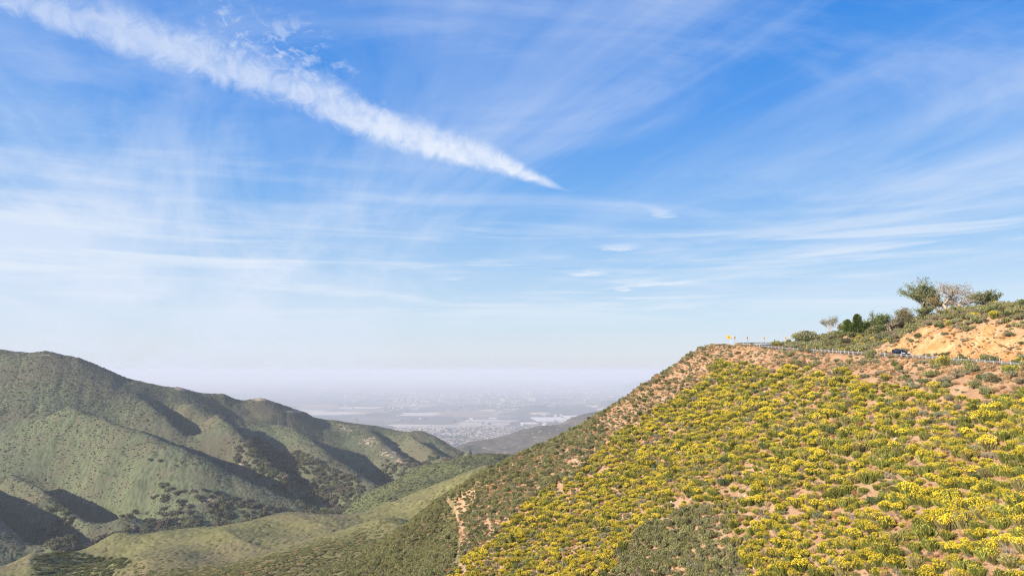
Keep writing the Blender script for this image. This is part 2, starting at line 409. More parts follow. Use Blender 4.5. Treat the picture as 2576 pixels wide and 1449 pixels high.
# main spur with the long shadow behind it
R1 = [(180, 1025, 1350), (300, 1072, 1300), (400, 1108, 1275), (470, 1148, 1258), (540, 1183, 1242), (620, 1216, 1227), (700, 1246, 1212), (770, 1277, 1192)]
R2 = [(370, 1020, 1530), (420, 1060, 1480), (455, 1095, 1440)]
R3 = [(545, 1045, 1520), (590, 1075, 1470), (620, 1110, 1430), (660, 1160, 1380), (720, 1210, 1325)]
R4 = [(720, 1072, 1640), (760, 1090, 1590), (800, 1118, 1545), (850, 1155, 1480), (900, 1190, 1410), (945, 1222, 1340)]
R5 = [(1030, 1092, 1800), (1075, 1120, 1720), (1120, 1150, 1660), (1165, 1172, 1600)]
R6 = [(940, 1090, 1880), (980, 1130, 1720), (1030, 1165, 1590), (1060, 1190, 1500)]
R0 = [(30, 1195, 1190), (100, 1226, 1155), (150, 1262, 1115), (185, 1300, 1075), (215, 1340, 1035)]
R00 = [(-200, 1180, 1180), (-100, 1235, 1090), (-10, 1300, 1010), (50, 1350, 950), (110, 1395, 900)]
line(R1); gully(R1, 72, 105); line(R2, 6); gully(R2, 36, 34); line(R3); gully(R3, 50, 52); line(R4); gully(R4, 80, 88)
line(R5); gully(R5, 45, 46); line(R6, 4); gully(R6, 46, 38); line(R0); gully(R0, 75, 80); line(R00); gully(R00, 70, 80)
# open faces between the spurs
for p in [(60, 950, 1490), (60, 1060, 1350), (0, 1140, 1270), (150, 1130, 1275), (250, 1180, 1220), (330, 1230, 1165), (400, 1260, 1140), (330, 1310, 1080), (420, 1310, 1090), (550, 1270, 1130), (640, 1290, 1130),
          (160, 950, 1510), (250, 980, 1510), (330, 1020, 1490), (480, 1020, 1560), (560, 1040, 1700), (640, 1050, 1730), (500, 1100, 1470), (570, 1150, 1400), (800, 1070, 1860), (880, 1090, 1840), (920, 1130, 1740), (960, 1170, 1600), (760, 1180, 1400), (700, 1130, 1520),
          (1110, 1130, 1780), (60, 1290, 1080), (-120, 1000, 1430)]:
    mp.append(W(*p))
mp += [(-1500, 900, -60), (-1400, 1300, 40), (-1300, 700, -150), (-1700, 1700, 60), (-900, 700, -290), (900, 1700, -480), (900, 2500, -600), (300, 1450, -380), (600, 1000, -420), (-1200, 2600, -300), (-300, 3000, -560), (500, 3000, -650)]
S_mt = Surf(mp, c=9., sm=1e-4)
def H_mt(x, y, fine=True):
    z = S_mt(x, y)
    z = z+fbm(x/150, y/150, 4, 51)*3+(np.abs(fbm((x*.87+y*.5)/70, (y*.87-x*.5)/260, 3, 52))-.3)*6
    rid = 1-np.abs(fbm((x*.9+y*.43)/60, (y*.9-x*.43)/230, 3, 57)); z = z-np.clip(rid, 0, 1)**7*1.6
    if fine:
        d, _ = domes(x/3.4, y/3.4, 8); z = z+d*1.7+fbm(x/9, y/9, 2, 53)*.8
    return z
NC2, NR2 = 1150, 760
u = np.linspace(-1.15, .35, NC2); yr = 700*np.exp(np.linspace(0, math.log(2900/700.), NR2)**1.0)
U, Y2 = np.meshgrid(u, yr); X2 = U*Y2; Z2 = H_mt(X2, Y2)
_, bid2 = domes(X2/3.4, Y2/3.4, 8)
px2, py2 = proj(X2, Y2, Z2)
# bare rock and soil patches seen on the far slopes
ROCK = [(480, 978, 60, 9), (655, 1003, 30, 9), (745, 1035, 40, 5), (870, 1075, 60, 22), (930, 1110, 50, 26), (980, 1135, 45, 30), (1010, 1160, 40, 16), (845, 1290, 26, 10), (610, 1165, 22, 18), (700, 1175, 16, 34), (215, 1262, 16, 8), (115, 893, 18, 4), (520, 1265, 40, 22), (265, 1350, 20, 8), (1130, 1160, 20, 6)]
rk = np.zeros_like(X2)
for x, y, a, c in ROCK: rk = np.maximum(rk, (1.9 if y < 1045 else 1.15)*(1-np.clip(((px2-x)/a)**2+((py2-y)/c)**2, 0, 1)))
def make_mt_mat():
    m, T = new_mat('chaparral_slope'); g = T.node('ShaderNodeNewGeometry').outputs['Position']
    A = lambda nm: T.node('ShaderNodeAttribute', attribute_name=nm).outputs['Fac']
    r = A('plant'); c = T.mix(r, (.08, .10, .055), (.16, .175, .10))
    c = T.mix(T.mr(T.noise(g, .006, 4., .6), .40, .62), c, (.125, .115, .075))
    c = T.mix(T.math('MULTIPLY', T.mr(T.noise(g, .05, 5., .7), .5, .66), .7), c, (.135, .115, .085))
    c = T.mix(T.math('MULTIPLY', T.mr(T.noise(g, .09, 4., .7, 1.), .55, .72), .7), c, (.065, .09, .045))
    rr = T.math('MULTIPLY', A('rock'), .27)
    rr = T.mr(T.math('ADD', rr, T.noise(g, .11, 5., .75)), .78, .83)
    c = T.mix(rr, c, T.mix(T.noise(g, .2, 3.), (.34, .25, .17), (.48, .38, .29)))
    finish(T, c, .95, bump=(T.noise(g, .6, 5., .7), 1.2, .7), spec=.05); return m
mt_mat = make_mt_mat()
mm = mesh_np('mountain_slope', np.c_[X2.ravel(), Y2.ravel(), Z2.ravel()], grid_faces(NR2, NC2), [('plant', 'POINT', bid2.ravel()), ('rock', 'POINT', rk.ravel())], True, [mt_mat])
link('mountain', mm, kind='structure', label='long chaparral covered mountain across the canyon')

# ================================================================== FAR HILLS AND PLAIN
def far_sheet(name, pts_, x0, x1, y0, y1, nx, ny, c, amp, mat, sc=400., seed=60, rid=.6, floor=-830):
    S = Surf(pts_, c=c, sm=1e-3)
    X, Y = np.meshgrid(np.linspace(x0, x1, nx), np.linspace(y0, y1, ny)); Z = S(X, Y)
    Z = Z+(np.abs(fbm(X/sc, Y/sc, 4, seed))-.35)*amp*2*np.clip((Z-floor)/150, 0, 1)+fbm(X/60, Y/60, 3, seed+3)*amp*.1
    e = np.minimum(np.minimum((X-x0)/(x1-x0), (x1-X)/(x1-x0)), np.minimum((Y-y0)/(y1-y0), (y1-Y)/(y1-y0)))
    Z = Z-(1-sstep(0, .06, e))*40
    m = mesh_np(name, np.c_[X.ravel(), Y.ravel(), Z.ravel()], grid_faces(ny, nx), [('plant', 'POINT', _h((X/9).astype(int), (Y/9).astype(int), 4).ravel()), ('rock', 'POINT', np.full(X.size, .18))], True, [mat])
    return link(name, m, kind='structure')
fp = []
for p in [(1600, 1032, 4700), (1500, 1043, 4500), (1440, 1055, 4400), (1400, 1069, 4300), (1340, 1077, 4200), (1280, 1093, 4100), (1230, 1108, 4000), (1180, 1120, 3900), (1150, 1128, 3800), (1100, 1140, 3700)]:
    a = W(*p); fp.append(a); fp.append((a[0]+100, a[1]+500, a[2]-170)); fp.append((a[0]+200, a[1]+1500, -840))
for p in [(1190, 1166, 2900), (1265, 1170, 2800), (1350, 1150, 2900), (1130, 1152, 3500), (1060, 1150, 3600), (1230, 1150, 3200), (1290, 1162, 3000), (1420, 1120, 3300), (1500, 1090, 3600), (1330, 1112, 3650), (1380, 1120, 3500), (1300, 1128, 3500), (1350, 1100, 3900), (1240, 1125, 3700), (1440, 1085, 3900)]:
    fp.append(W(*p))
fp += [(-700, 3000, -760), (-900, 4500, -830), (-500, 5500, -840), (2500, 3500, -380), (2500, 5500, -700), (1500, 2500, -500), (0, 2500, -560)]
m_far, T = new_mat('dry_far_hill'); g = T.node('ShaderNodeNewGeometry').outputs['Position']
c = T.mix(T.mr(T.noise(g, .004, 5., .65), .4, .6), (.10, .092, .07), (.165, .14, .11))
c = T.mix(T.math('MULTIPLY', T.mr(T.noise(g, .02, 6., .8), .56, .64), .8), c, (.46, .38, .30))
finish(T, c, .95, bump=(T.noise(g, .05, 5., .7), 8., .8), spec=.05)
far_sheet('far_hill', fp, -900, 2500, 2400, 6300, 500, 500, 60., 26., m_far)['label'] = 'dry purple brown hill beyond the canyon mouth'

# plain
m_pl, T = new_mat('valley_fields'); g = T.node('ShaderNodeNewGeometry').outputs['Position']
mp_ = T.node('ShaderNodeMapping', {'Vector': g}); mp_.inputs['Rotation'].default_value = (0, 0, .22); mp_.inputs['Scale'].default_value = (1, .8, 1)
vo = T.node('ShaderNodeTexVoronoi', {'Vector': mp_.outputs[0], 'Scale': .0011, 'Randomness': .75}, distance='CHEBYCHEV')
f = T.node('ShaderNodeSeparateColor', {0: vo.outputs['Color']}).outputs[0]
c = T.ramp(f, [(0, (.07, .08, .07)), (.25, (.15, .13, .11)), (.45, (.27, .20, .14)), (.6, (.09, .10, .10)), (.78, (.36, .28, .21)), (.93, (.55, .46, .38))], 'CONSTANT')
st = T.node('ShaderNodeMapping', {'Vector': g}); st.inputs['Scale'].default_value = (.00006, .0005, 1)
s1 = T.noise(st.outputs[0], 1., 5., .6)
c = T.mix(T.mr(s1, .42, .58), c, (.11, .12, .13)); c = T.mix(T.mr(T.noise(st.outputs[0], 2.3, 5., .7), .58, .64), c, (.55, .47, .42))
c = T.mix(T.math('MULTIPLY', T.mr(T.noise(g, .008, 5., .8), .56, .66), .4), c, (.40, .34, .28))
finish(T, c, .95, spec=.05)
X, Y = np.meshgrid(np.linspace(-1, 1, 60), 2000*np.exp(np.linspace(0, math.log(45.), 60)))
mpn = mesh_np('plain', np.c_[(X*Y*1.2).ravel(), Y.ravel(), np.full(X.size, -800.)], grid_faces(60, 60), smooth=True, mats=[m_pl])
link('plain', mpn, kind='structure', label='broad hazy valley floor of fields and towns')
Xb, Yb = np.meshgrid(np.linspace(-90000, 90000, 12), np.linspace(-30000, 90000, 12))
link('lowland', mesh_np('lowland', np.c_[Xb.ravel(), Yb.ravel(), np.full(Xb.size, -806.)], grid_faces(12, 12), mats=[m_pl]), kind='structure')
# low hills standing in the plain
lh = []
for p, h in [((1265, 1032, 13500), 0), ((1310, 1018, 13500), 60), ((1340, 1014, 13600), 60), ((1385, 1022, 13600), 0), ((1420, 1026, 13700), 0), ((1450, 1024, 13800), 0), ((1490, 1020, 14000), 0), ((1540, 1010, 14200), 0), ((1600, 1000, 14500), 0)]:
    a = W(*p); lh.append(a)
lhn = len(lh)
for a in list(lh[:lhn]): lh += [(a[0], a[1]-1100, -805), (a[0], a[1]+1800, -805)]
a = W(1235, 1034, 13500); lh += [(a[0]-200, 13500, -806), (a[0]-900, 12500, -806), (a[0]-900, 15500, -806), (5000, 12500, -806), (5000, 16500, -806), (5000, 14500, -500)]
lh[0] = (lh[0][0], lh[0][1], -795)
m_lh, T = new_mat('dark_low_hill'); g = T.node('ShaderNodeNewGeometry').outputs['Position']
c = T.mix(T.mr(T.noise(g, .0016, 5., .7), .56, .62), (.10, .105, .10), (.55, .45, .33))
finish(T, c, .95, spec=.05)
far_sheet('low_hills', lh, lh[0][0]-1200, 5000, 12200, 16800, 240, 160, 150., 60., m_lh, sc=700., seed=70)['label'] = 'line of low dark hills rising from the valley floor'
dm = []
for p in [(1500, 990, 30000), (1560, 978, 30000), (1620, 962, 30000), (1700, 940, 30000), (1900, 925, 31000)]:
    a = W(*p); dm += [a, (a[0], a[1]-3500, -805), (a[0]+500, a[1]+5000, -805)]
dm += [(2000, 28000, -805), (2000, 34000, -805)]
far_sheet('distant_range', dm, 2500, 11500, 26000, 36000, 160, 120, 400., 90., m_lh, sc=1500., seed=80)['label'] = 'faint mountain range fading into haze'

# ------------------------------------------------------------------ plants: meshes
def unit(n, rs):
    v = rs.normal(size=(n, 3)); return v/np.linalg.norm(v, axis=1)[:, None]
def quads(c, d, w, L, Wd, name, mats, mid=None, rnd=None):
    """n leaf quads: centres c, long axis d, width axis w"""
    n = len(c); L = np.broadcast_to(L, n)[:, None]/2; Wd = np.broadcast_to(Wd, n)[:, None]/2
    V = np.stack([c-d*L-w*Wd*.6, c-d*L+w*Wd*.6, c+d*L+w*Wd, c+d*L-w*Wd], 1).reshape(-1, 3)
    return mesh_np(name, V, np.arange(4*n).reshape(n, 4), [('rnd', 'FACE', rnd if rnd is not None else RS.rand(n))], False, mats, mid)
def crossv(a, b):
    c = np.cross(a, b); return c/np.maximum(np.linalg.norm(c, axis=1), 1e-6)[:, None]
def lumps(rs, k, flat=1.):
    """a crown as several lumps: centres and radii, unit crown"""
    a = rs.rand(k)*6.28; r = .62*np.sqrt(rs.rand(k)); h = .30+.45*rs.rand(k)*(1-r*.5)
    return np.c_[r*np.cos(a), r*np.sin(a), h*flat], .28+.22*rs.rand(k)
def shrub_pts(rs, n, k=9, flat=1., shell=.35):
    C, Rr = lumps(rs, k, flat); i = rs.randint(0, k, n); u_ = unit(n, rs); u_[:, 2] = np.where(u_[:, 2] < -.3, -u_[:, 2]*.6, u_[:, 2])
    rad = Rr[i]*(1-shell*rs.rand(n)**1.5); return C[i]+u_*rad[:, None]*np.array([1, 1, flat]), u_
M_broom = leaf_mat('broom_stems', (.17, .19, .04), (.32, .33, .085), (.32, .28, .12), .3, .25)
M_flow = leaf_mat('broom_flowers', (.70, .53, .035), (.92, .72, .07), None, .25)
M_sage = leaf_mat('sage_leaves', (.18, .19, .10), (.32, .31, .19), (.30, .25, .17), .2, .35)
M_dry = leaf_mat('dry_stalks', (.40, .27, .14), (.60, .43, .25), (.46, .25, .12), .2, .25)
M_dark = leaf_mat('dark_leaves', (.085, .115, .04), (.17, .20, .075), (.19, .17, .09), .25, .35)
M_scrub = leaf_mat('scrub_leaves', (.20, .20, .08), (.35, .34, .15), (.30, .28, .14), .3, .3)
M_oak = leaf_mat('oak_leaves', (.085, .10, .05), (.175, .18, .095), (.21, .175, .12), .2, .3)
M_gt = leaf_mat('tree_leaves', (.12, .17, .05), (.27, .31, .11), None, .3)
M_ot = leaf_mat('bronze_leaves', (.20, .17, .05), (.36, .26, .09), None, .3)
M_con = leaf_mat('conifer_leaves', (.055, .095, .012), (.13, .17, .03), None, .25)
M_twig = leaf_mat('bare_twigs', (.26, .20, .16), (.42, .34, .29), None, 0.)
M_bark = plain('bark', (.26, .20, .15), .9, var=.3, scale=2.)

def broom_mesh(seed, bloom):
    rs = np.random.RandomState(seed); n = 900
    K = 15; C, Rr = lumps(rs, K); Rr = Rr*.72; C[:, 2] = .18+.5*(1-(C[:, 0]**2+C[:, 1]**2))*(.7+.5*rs.rand(K)); i = rs.randint(0, K, n)
    tip = C[i]+unit(n, rs)*Rr[i][:, None]*(.6+.4*rs.rand(n))[:, None]; tip[:, 2] = np.abs(tip[:, 2])*.9+.12
    d = tip-np.array([0, 0, -.25]); d += rs.normal(size=(n, 3))*.16; d /= np.linalg.norm(d, axis=1)[:, None]
    L = .30+.30*rs.rand(n); c = tip-d*(L/2)[:, None]; c[:, 2] = np.maximum(c[:, 2], .04)
    fol = quads(c, d, crossv(d, unit(n, rs)), L, .045+.03*rs.rand(n), 'broom_shrub', [M_broom], rnd=rs.rand(n))
    n = int(1750*bloom)+60
    C2 = C*np.array([1, 1, 1.]); i = rs.randint(0, K, n*3)
    u_ = unit(n*3, rs); p = C2[i]+u_*Rr[i][:, None]*(.92+.14*rs.rand(n*3))[:, None]; p[:, 2] = np.abs(p[:, 2])*.9+.14
    cl_ = vnoise(p[:, 0]*12+50, p[:, 1]*12+p[:, 2]*9+50, seed); keep = (u_[:, 2] > -.15) & (cl_ > .22+.45*(1-bloom)); p = p[keep][:n]; u_ = u_[keep][:n]
    dd = unit(len(p), rs)
    flo = quads(p, dd, crossv(dd, unit(len(p), rs)), .042+.028*rs.rand(len(p)), .040+.024*rs.rand(len(p)), 'flowers', [M_flow], rnd=rs.rand(len(p)))
    return fol, flo
def leafy(seed, name, mat, n, L, Wd, flat=1., k=9, up=.5, shell=.5):
    rs = np.random.RandomState(seed); p, u_ = shrub_pts(rs, n, k, flat, shell); p[:, 2] = np.maximum(p[:, 2], .02)
    d = u_*.6+unit(n, rs)*.8+np.array([0, 0, up]); d /= np.linalg.norm(d, axis=1)[:, None]
    return quads(p, d, crossv(d, unit(n, rs)), L*(.7+.6*rs.rand(n)), Wd*(.7+.6*rs.rand(n)), name, [mat], rnd=rs.rand(n))
def tuft(seed, name, mat, n=220):
    rs = np.random.RandomState(seed); a = rs.rand(n)*6.28; t = rs.rand(n)*.9
    d = np.c_[np.cos(a)*t, np.sin(a)*t, np.ones(n)]; d /= np.linalg.norm(d, axis=1)[:, None]; L = .5+.6*rs.rand(n)
    b = np.c_[np.cos(a), np.sin(a), 0*a]*(rs.rand(n)*.35)[:, None]
    return quads(b+d*(L/2)[:, None], d, crossv(d, unit(n, rs)), L, .035, name, [mat], rnd=rs.rand(n))
def twigs(seed, name, mat, n=90):
    rs = np.random.RandomState(seed); mb_c = []; mb_d = []; mb_L = []; mb_w = []
    for k in range(16):
        a = rs.rand()*6.28; d = Vector((math.cos(a)*.8, math.sin(a)*.8, .5+rs.rand())).normalized(); p = Vector((0, 0, 0))
        for s in range(4):
            L = .28*(.8+.4*rs.rand()); q_ = p+d*L; mb_c.append((p+q_)/2); mb_d.append(d.copy()); mb_L.append(L*1.1); mb_w.append(.045-.008*s)
            for _ in range(3):
                e = (d+Vector(unit(1, rs)[0])*.8).normalized(); l = .22*(.5+rs.rand()); mb_c.append(q_+e*l/2); mb_d.append(e); mb_L.append(l); mb_w.append(.022)
            p = q_; d = (d+Vector(unit(1, rs)[0])*.35).normalized()
    c = np.array([tuple(v) for v in mb_c]); d = np.array([tuple(v) for v in mb_d]); n = len(c)
    return quads(c, d, crossv(d, unit(n, rs)), np.array(mb_L), np.array(mb_w), name, [mat], rnd=rs.rand(n))

BROOM = [broom_mesh(100+i, b) for i, b in enumerate((.72, .6, .45, .32, .52, .2, .04, .12))]
SAGE = [leafy(200+i, 'sage_bush', M_sage, 850, .13, .07, .75) for i in range(4)]
DRY = [tuft(300+i, 'dry_grass_tuft', M_dry) for i in range(3)]+[leafy(310+i, 'dry_grass_tuft', M_dry, 500, .16, .05, .7, 6) for i in range(2)]
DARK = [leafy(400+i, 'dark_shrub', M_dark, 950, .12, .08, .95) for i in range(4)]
SCRUB = [leafy(500+i, 'scrub', M_scrub, 760, .15, .095, .9, 7) for i in range(5)]
OAK = [leafy(600+i, 'oak', M_oak, 420, .20, .16, 1.15, 12, .2, .35) for i in range(5)]
TWIG = [twigs(700+i, 'dead_bush', M_twig) for i in range(3)]

# ------------------------------------------------------------------ scatter positions
def gpp(px_, py_, sink=.1, y0=60., y1=320.):
    Yt = np.arange(y0, y1, .25); dx_, dy_, dz_ = W(px_, py_, 1.); h = H_near(dx_*Yt, Yt); k = np.argmax(h >= dz_*Yt)
    return (float(dx_*Yt[k]), float(Yt[k]), float(h[k])-sink)
def on_near(n, x0, x1, y0, y1):
    x = x0+(x1-x0)*RS.rand(n); y = y0+(y1-y0)*RS.rand(n); return x, y
def thin(x, y, r, cell=None):
    """greedy spacing, r per plant"""
    cell = cell or float(np.max(r)); G = {}; keep = []
    for k in range(len(x)):
        i, j = int(x[k]//cell), int(y[k]//cell); ok = True
        for a in (-1, 0, 1):
            for b in (-1, 0, 1):
                for t in G.get((i+a, j+b), ()):
                    if (x[t]-x[k])**2+(y[t]-y[k])**2 < (.5*(r[t]+r[k]))**2: ok = False; break
                if not ok: break
            if not ok: break
        if ok: G.setdefault((i, j), []).append(k); keep.append(k)
    return np.array(keep)
x, y = on_near(170000, -70, 190, 62, 340)
z = H_near(x, y); px, py = proj(x, y, z); D, _z = road_dist(x, y)
ok = (px > -60) & (px < 2680) & (py < 1530) & (D > 5.4) & (y*CT > 30)
x, y, z, px, py, D = [a[ok] for a in (x, y, z, px, py, D)]
railx = rail_at(y)[0]; below = x < railx-1.2
above = (x > railx+9) & (y < 249)
cutD = 1-sstep(11.5, 15.5, D+fbm(x/5, y/5, 3, 66)*4.5+np.clip(y-169, -20, 0)*.55); incut = above & (cutD > .3) & (y < 200)
inB = inpoly(px+fbm(x/6, y/6, 2, 90)*25, py+fbm(x/6, y/6, 2, 91)*18, POLY_BROOM) & below & (y < 262)
inM = inpoly(px+fbm(x/4, y/4, 2, 92)*14, py, POLY_MAT) & below
bare = bareness(px+fbm(x/3, y/3, 2, 93)*14, py+fbm(x/3, y/3, 2, 94)*10)
n_ = len(x); rr = RS.rand(n_)
patch = fbm(x/9, y/9, 3, 95)
crestX = 0
kindv = np.zeros(n_, int)                                   # 1 broom 2 sage 3 dry 4 dark 5 scrub 6 twig
inS = inpoly(px, py, POLY_SCRUB)
strip_l = below & ~inB & ~inM & (px < 1790) & ~inS          # between skyline and broom
dry_band = below & ~inB & ~inM & (px >= 1790)
hill_top = above & ~incut
def choose(mask, tab):
    lo = 0.
    for k, p in tab: kindv[mask & (rr >= lo) & (rr < lo+p)] = k; lo += p
green_part = inB & (patch > .15)
choose(inB, [(1, .60), (2, .10), (3, .27), (4, .012), (6, .010)])
choose(inM, [(5, .83), (2, .16), (6, .01)])
choose(inS & below, [(5, .62), (4, .03), (3, .18), (2, .10), (6, .008)])
low = strip_l & (px < 1520)
choose(strip_l & ~low, [(2, .09), (4, .03), (5, .06), (3, .22)])
choose(low, [(4, .06), (5, .19), (2, .12), (3, .20), (6, .012)])
choose(dry_band, [(2, .10), (3, .24), (4, .006), (5, .03)])
choose(hill_top, [(2, .42), (5, .34), (3, .10), (1, .015), (4, .04)])
choose(incut, [(2, .010), (4, .004), (3, .010)])
kindv[(bare > .12) & (rr > .12)] = 0; kindv[track(px, py, 6.) > .3] = 0
base_r = {0: 1., 1: 1.30, 2: .95, 3: .65, 4: 1.15, 5: 1.1, 6: 1.0}
size = np.array([base_r[k] for k in kindv])*(.5+.95*RS.rand(n_)**1.4)
size = np.where((kindv == 1), size*(1+.15*(px > 2300)*(py > 1150))*np.clip(1+.55*fbm(x/6, y/6, 3, 171), .6, 1.5), size)
size = np.where(strip_l & (px > 1520), size*.8, size); size = np.where(dry_band & (y > 212), size*.6, size)
sel = kindv > 0
x, y, z, px, py, size, kindv, patch, hill_top = [a[sel] for a in (x, y, z, px, py, size, kindv, patch, hill_top)]
order = np.argsort(-size+RS.rand(len(size))*1.2); x, y, z, px, py, size, kindv, patch, hill_top = [a[order] for a in (x, y, z, px, py, size, kindv, patch, hill_top)]
kp = thin(x, y, size*np.where(kindv == 1, .82, .86), 2.9)
x, y, z, px, py, size, kindv, patch, hill_top = [a[kp] for a in (x, y, z, px, py, size, kindv, patch, hill_top)]
app = size/np.sqrt(x*x+y*y+z*z)
vis = (px > 0) & (px < 2576) & (py < 1440)

# ------------------------------------------------------------------ scattering one object of many plants
def stuff(name, protos_list, pos, rot, scl, vid, **props):
    """one object: every point carries one of the given plant meshes (each proto = tuple of objects)"""
    me = mesh_np(name, pos, np.zeros((0, 3), np.int32), None) if False else bpy.data.meshes.new(name)
    me.vertices.add(len(pos)); me.vertices.foreach_set('co', np.asarray(pos, np.float32).ravel())
    for nm, v in (('rotv', rot), ('sclv', scl)):
        a = me.attributes.new(nm, 'FLOAT_VECTOR', 'POINT'); a.data.foreach_set('vector', np.asarray(v, np.float32).ravel())
    a = me.attributes.new('vid', 'INT', 'POINT'); a.data.foreach_set('value', np.asarray(vid, np.int32))
    o = link(name, me, kind='stuff', **props)
    ng = bpy.data.node_groups.new(name, 'GeometryNodeTree'); ng.is_modifier = True
    ng.interface.new_socket('Geometry', in_out='INPUT', socket_type='NodeSocketGeometry'); ng.interface.new_socket('Geometry', in_out='OUTPUT', socket_type='NodeSocketGeometry')
    gi = ng.nodes.new('NodeGroupInput'); go = ng.nodes.new('NodeGroupOutput')
    jo = ng.nodes.new('GeometryNodeJoinGeometry')
    def named(nm, typ):
        n = ng.nodes.new('GeometryNodeInputNamedAttribute'); n.data_type = typ; n.inputs['Name'].default_value = nm; return n.outputs['Attribute']
    rv = named('rotv', 'FLOAT_VECTOR'); sv = named('sclv', 'FLOAT_VECTOR'); vi = named('vid', 'INT')
    e2r = ng.nodes.new('FunctionNodeEulerToRotation'); ng.links.new(rv, e2r.inputs[0])
    for layer in range(len(protos_list[0])):
        for vno, pr in enumerate(protos_list):
            oi = ng.nodes.new('GeometryNodeObjectInfo'); oi.transform_space = 'ORIGINAL'; oi.inputs['Object'].default_value = pr[layer]; oi.inputs['As Instance'].default_value = True
            cmp = ng.nodes.new('FunctionNodeCompare'); cmp.data_type = 'INT'; cmp.operation = 'EQUAL'
            ins = [s for s in cmp.inputs if s.type == 'INT' and s.enabled]
            ng.links.new(vi, ins[0]); ins[1].default_value = vno
            iop = ng.nodes.new('GeometryNodeInstanceOnPoints'); ng.links.new(gi.outputs[0], iop.inputs['Points']); ng.links.new(cmp.outputs[0], iop.inputs['Selection'])
            ng.links.new(oi.outputs['Geometry'], iop.inputs['Instance']); ng.links.new(e2r.outputs[0], iop.inputs['Rotation']); ng.links.new(sv, iop.inputs['Scale'])
            ng.links.new(iop.outputs[0], jo.inputs[0])
    ng.links.new(jo.outputs[0], go.inputs[0])
    md = o.modifiers.new('plants', 'NODES'); md.node_group = ng
    return o
ORD = ['first', 'second', 'third', 'fourth', 'fifth', 'sixth', 'seventh', 'eighth', 'ninth', 'tenth', 'eleventh', 'twelfth', 'thirteenth', 'fourteenth', 'fifteenth', 'sixteenth', 'seventeenth', 'eighteenth', 'nineteenth', 'twentieth']
def side(px_, py_, top=False):
    h = ['far left', 'left', 'centre left', 'centre', 'centre right', 'right', 'far right'][int(np.searchsorted([1400, 1600, 1800, 2000, 2200, 2400], px_))]
    if top: return f'{h} bank above the road'
    v = ['topmost', 'high', 'upper', 'middle', 'lower', 'bottom'][int(np.searchsorted([960, 1060, 1160, 1260, 1360], py_))]
    return f'{v} {h} slope'
LAB = []
def finish_labels():
    g = {}
    for o, a, b, c, p in LAB: g.setdefault((a, b, c), []).append((p, o))
    for (a, b, c), L in g.items():
        L.sort(key=lambda t: t[0])
        for i, (p, o) in enumerate(L):
            if len(L) == 1: o['label'] = f'{a} {b}, {c}'
            elif i < 10 and (i <= len(L)//2 or len(L) > 20): o['label'] = f"{'leftmost' if i == 0 else ORD[i]+' from left'} of the {a} {b}s, {c}"
            elif len(L)-1-i < 20: k = len(L)-1-i; o['label'] = f"{'rightmost' if k == 0 else ORD[k]+' from right'} of the {a} {b}s, {c}"
            else: o['label'] = f'{a} {b} amid its like, {c}'
def place(k, meshes, name, cat, group, labelf, limit, sinkf=.06, hs=(1.15, 1.6), stufflabel=''):
    idx = np.where(kindv == k)[0]; idx = idx[np.argsort(-app[idx]*vis[idx])]
    rot = np.c_[np.zeros(len(idx)), np.zeros(len(idx)), RS.rand(len(idx))*6.28]; s = size[idx]; hz = s*(hs[0]+(hs[1]-hs[0])*RS.rand(len(idx)))
    scl = np.c_[s, s, hz]; pos = np.c_[x[idx], y[idx], z[idx]-sinkf*s]
    if k == 1:
        v = RS.choice(len(meshes), len(idx), p=(.16, .17, .16, .14, .15, .10, .05, .07))
        g_ = (patch[idx] > .12) & (RS.rand(len(idx)) < .55); v = np.where(g_, RS.choice((5, 6, 7), len(idx)), v)
    else: v = RS.randint(0, len(meshes), len(idx))
    protos = {}; roots = []
    for n in range(min(limit, len(idx))):
        m = meshes[v[n]]; m = m if isinstance(m, tuple) else (m,)
        o = link(name, m[0]); o.location = pos[n]; o.rotation_euler = rot[n]; o.scale = scl[n]; o['category'] = cat; o['group'] = group
        a_, b_ = labelf(v[n], s[n]); LAB.append((o, a_, b_, side(px[idx[n]], py[idx[n]], bool(hill_top[idx[n]])), float(px[idx[n]])))
        objs = [o]
        if len(m) > 1: objs.append(link('flowers', m[1], o))
        roots.append(o)
        if v[n] not in protos: protos[v[n]] = tuple(objs)
    rest = slice(min(limit, len(idx)), None)
    if len(idx) > limit:
        vs = sorted(protos); mp2 = {a: i for i, a in enumerate(vs)}; vv = np.array([mp2.get(t, 0) for t in v[rest]])
        stuff(name+'_thicket', [protos[a] for a in vs], pos[rest], rot[rest], scl[rest], vv, label=stufflabel)
    return protos
def lab_broom(v, s):
    b = 'yellow flowered' if v in (0, 1, 4) else 'half yellow' if v in (2, 3) else 'green sparsely flowered' if v in (5, 7) else 'green flowerless'
    return ('large' if s > 1.45 else 'small' if s < .95 else 'mid sized')+' '+b, 'broom'
PR_B = place(1, BROOM, 'broom_shrub', 'shrub', 'flowering broom shrubs on the near slope', lab_broom, 300, hs=(.85, 1.2), stufflabel='smaller yellow flowering broom shrubs farther up the slope')
PR_S = place(2, SAGE, 'sage_bush', 'shrub', 'grey green sage bushes on the near slope', lambda v, s: ('broad grey green' if s > .95 else 'small grey green', 'sage shrub'), 160, stufflabel='small grey green sage bushes')
PR_D = place(3, DRY, 'dry_grass_tuft', 'grass', 'dry tufts', lambda v, s: ('large tan' if s > .6 else 'small tan', 'grass tuft' if v < 3 else 'brushy clump'), 90, stufflabel='dry tan grass tufts')
PR_K = place(4, DARK, 'dark_shrub', 'shrub', 'dark green shrubs on the near slope', lambda v, s: ('large dark green' if s > 1.1 else 'small dark green', 'leafy shrub'), 140, stufflabel='small dark green shrubs on the orange slope')
PR_T = place(6, TWIG, 'dead_bush', 'shrub', 'bare dead bushes', lambda v, s: ('large bare grey' if s > 1.1 else 'small bare grey', 'dead shrub'), 60)
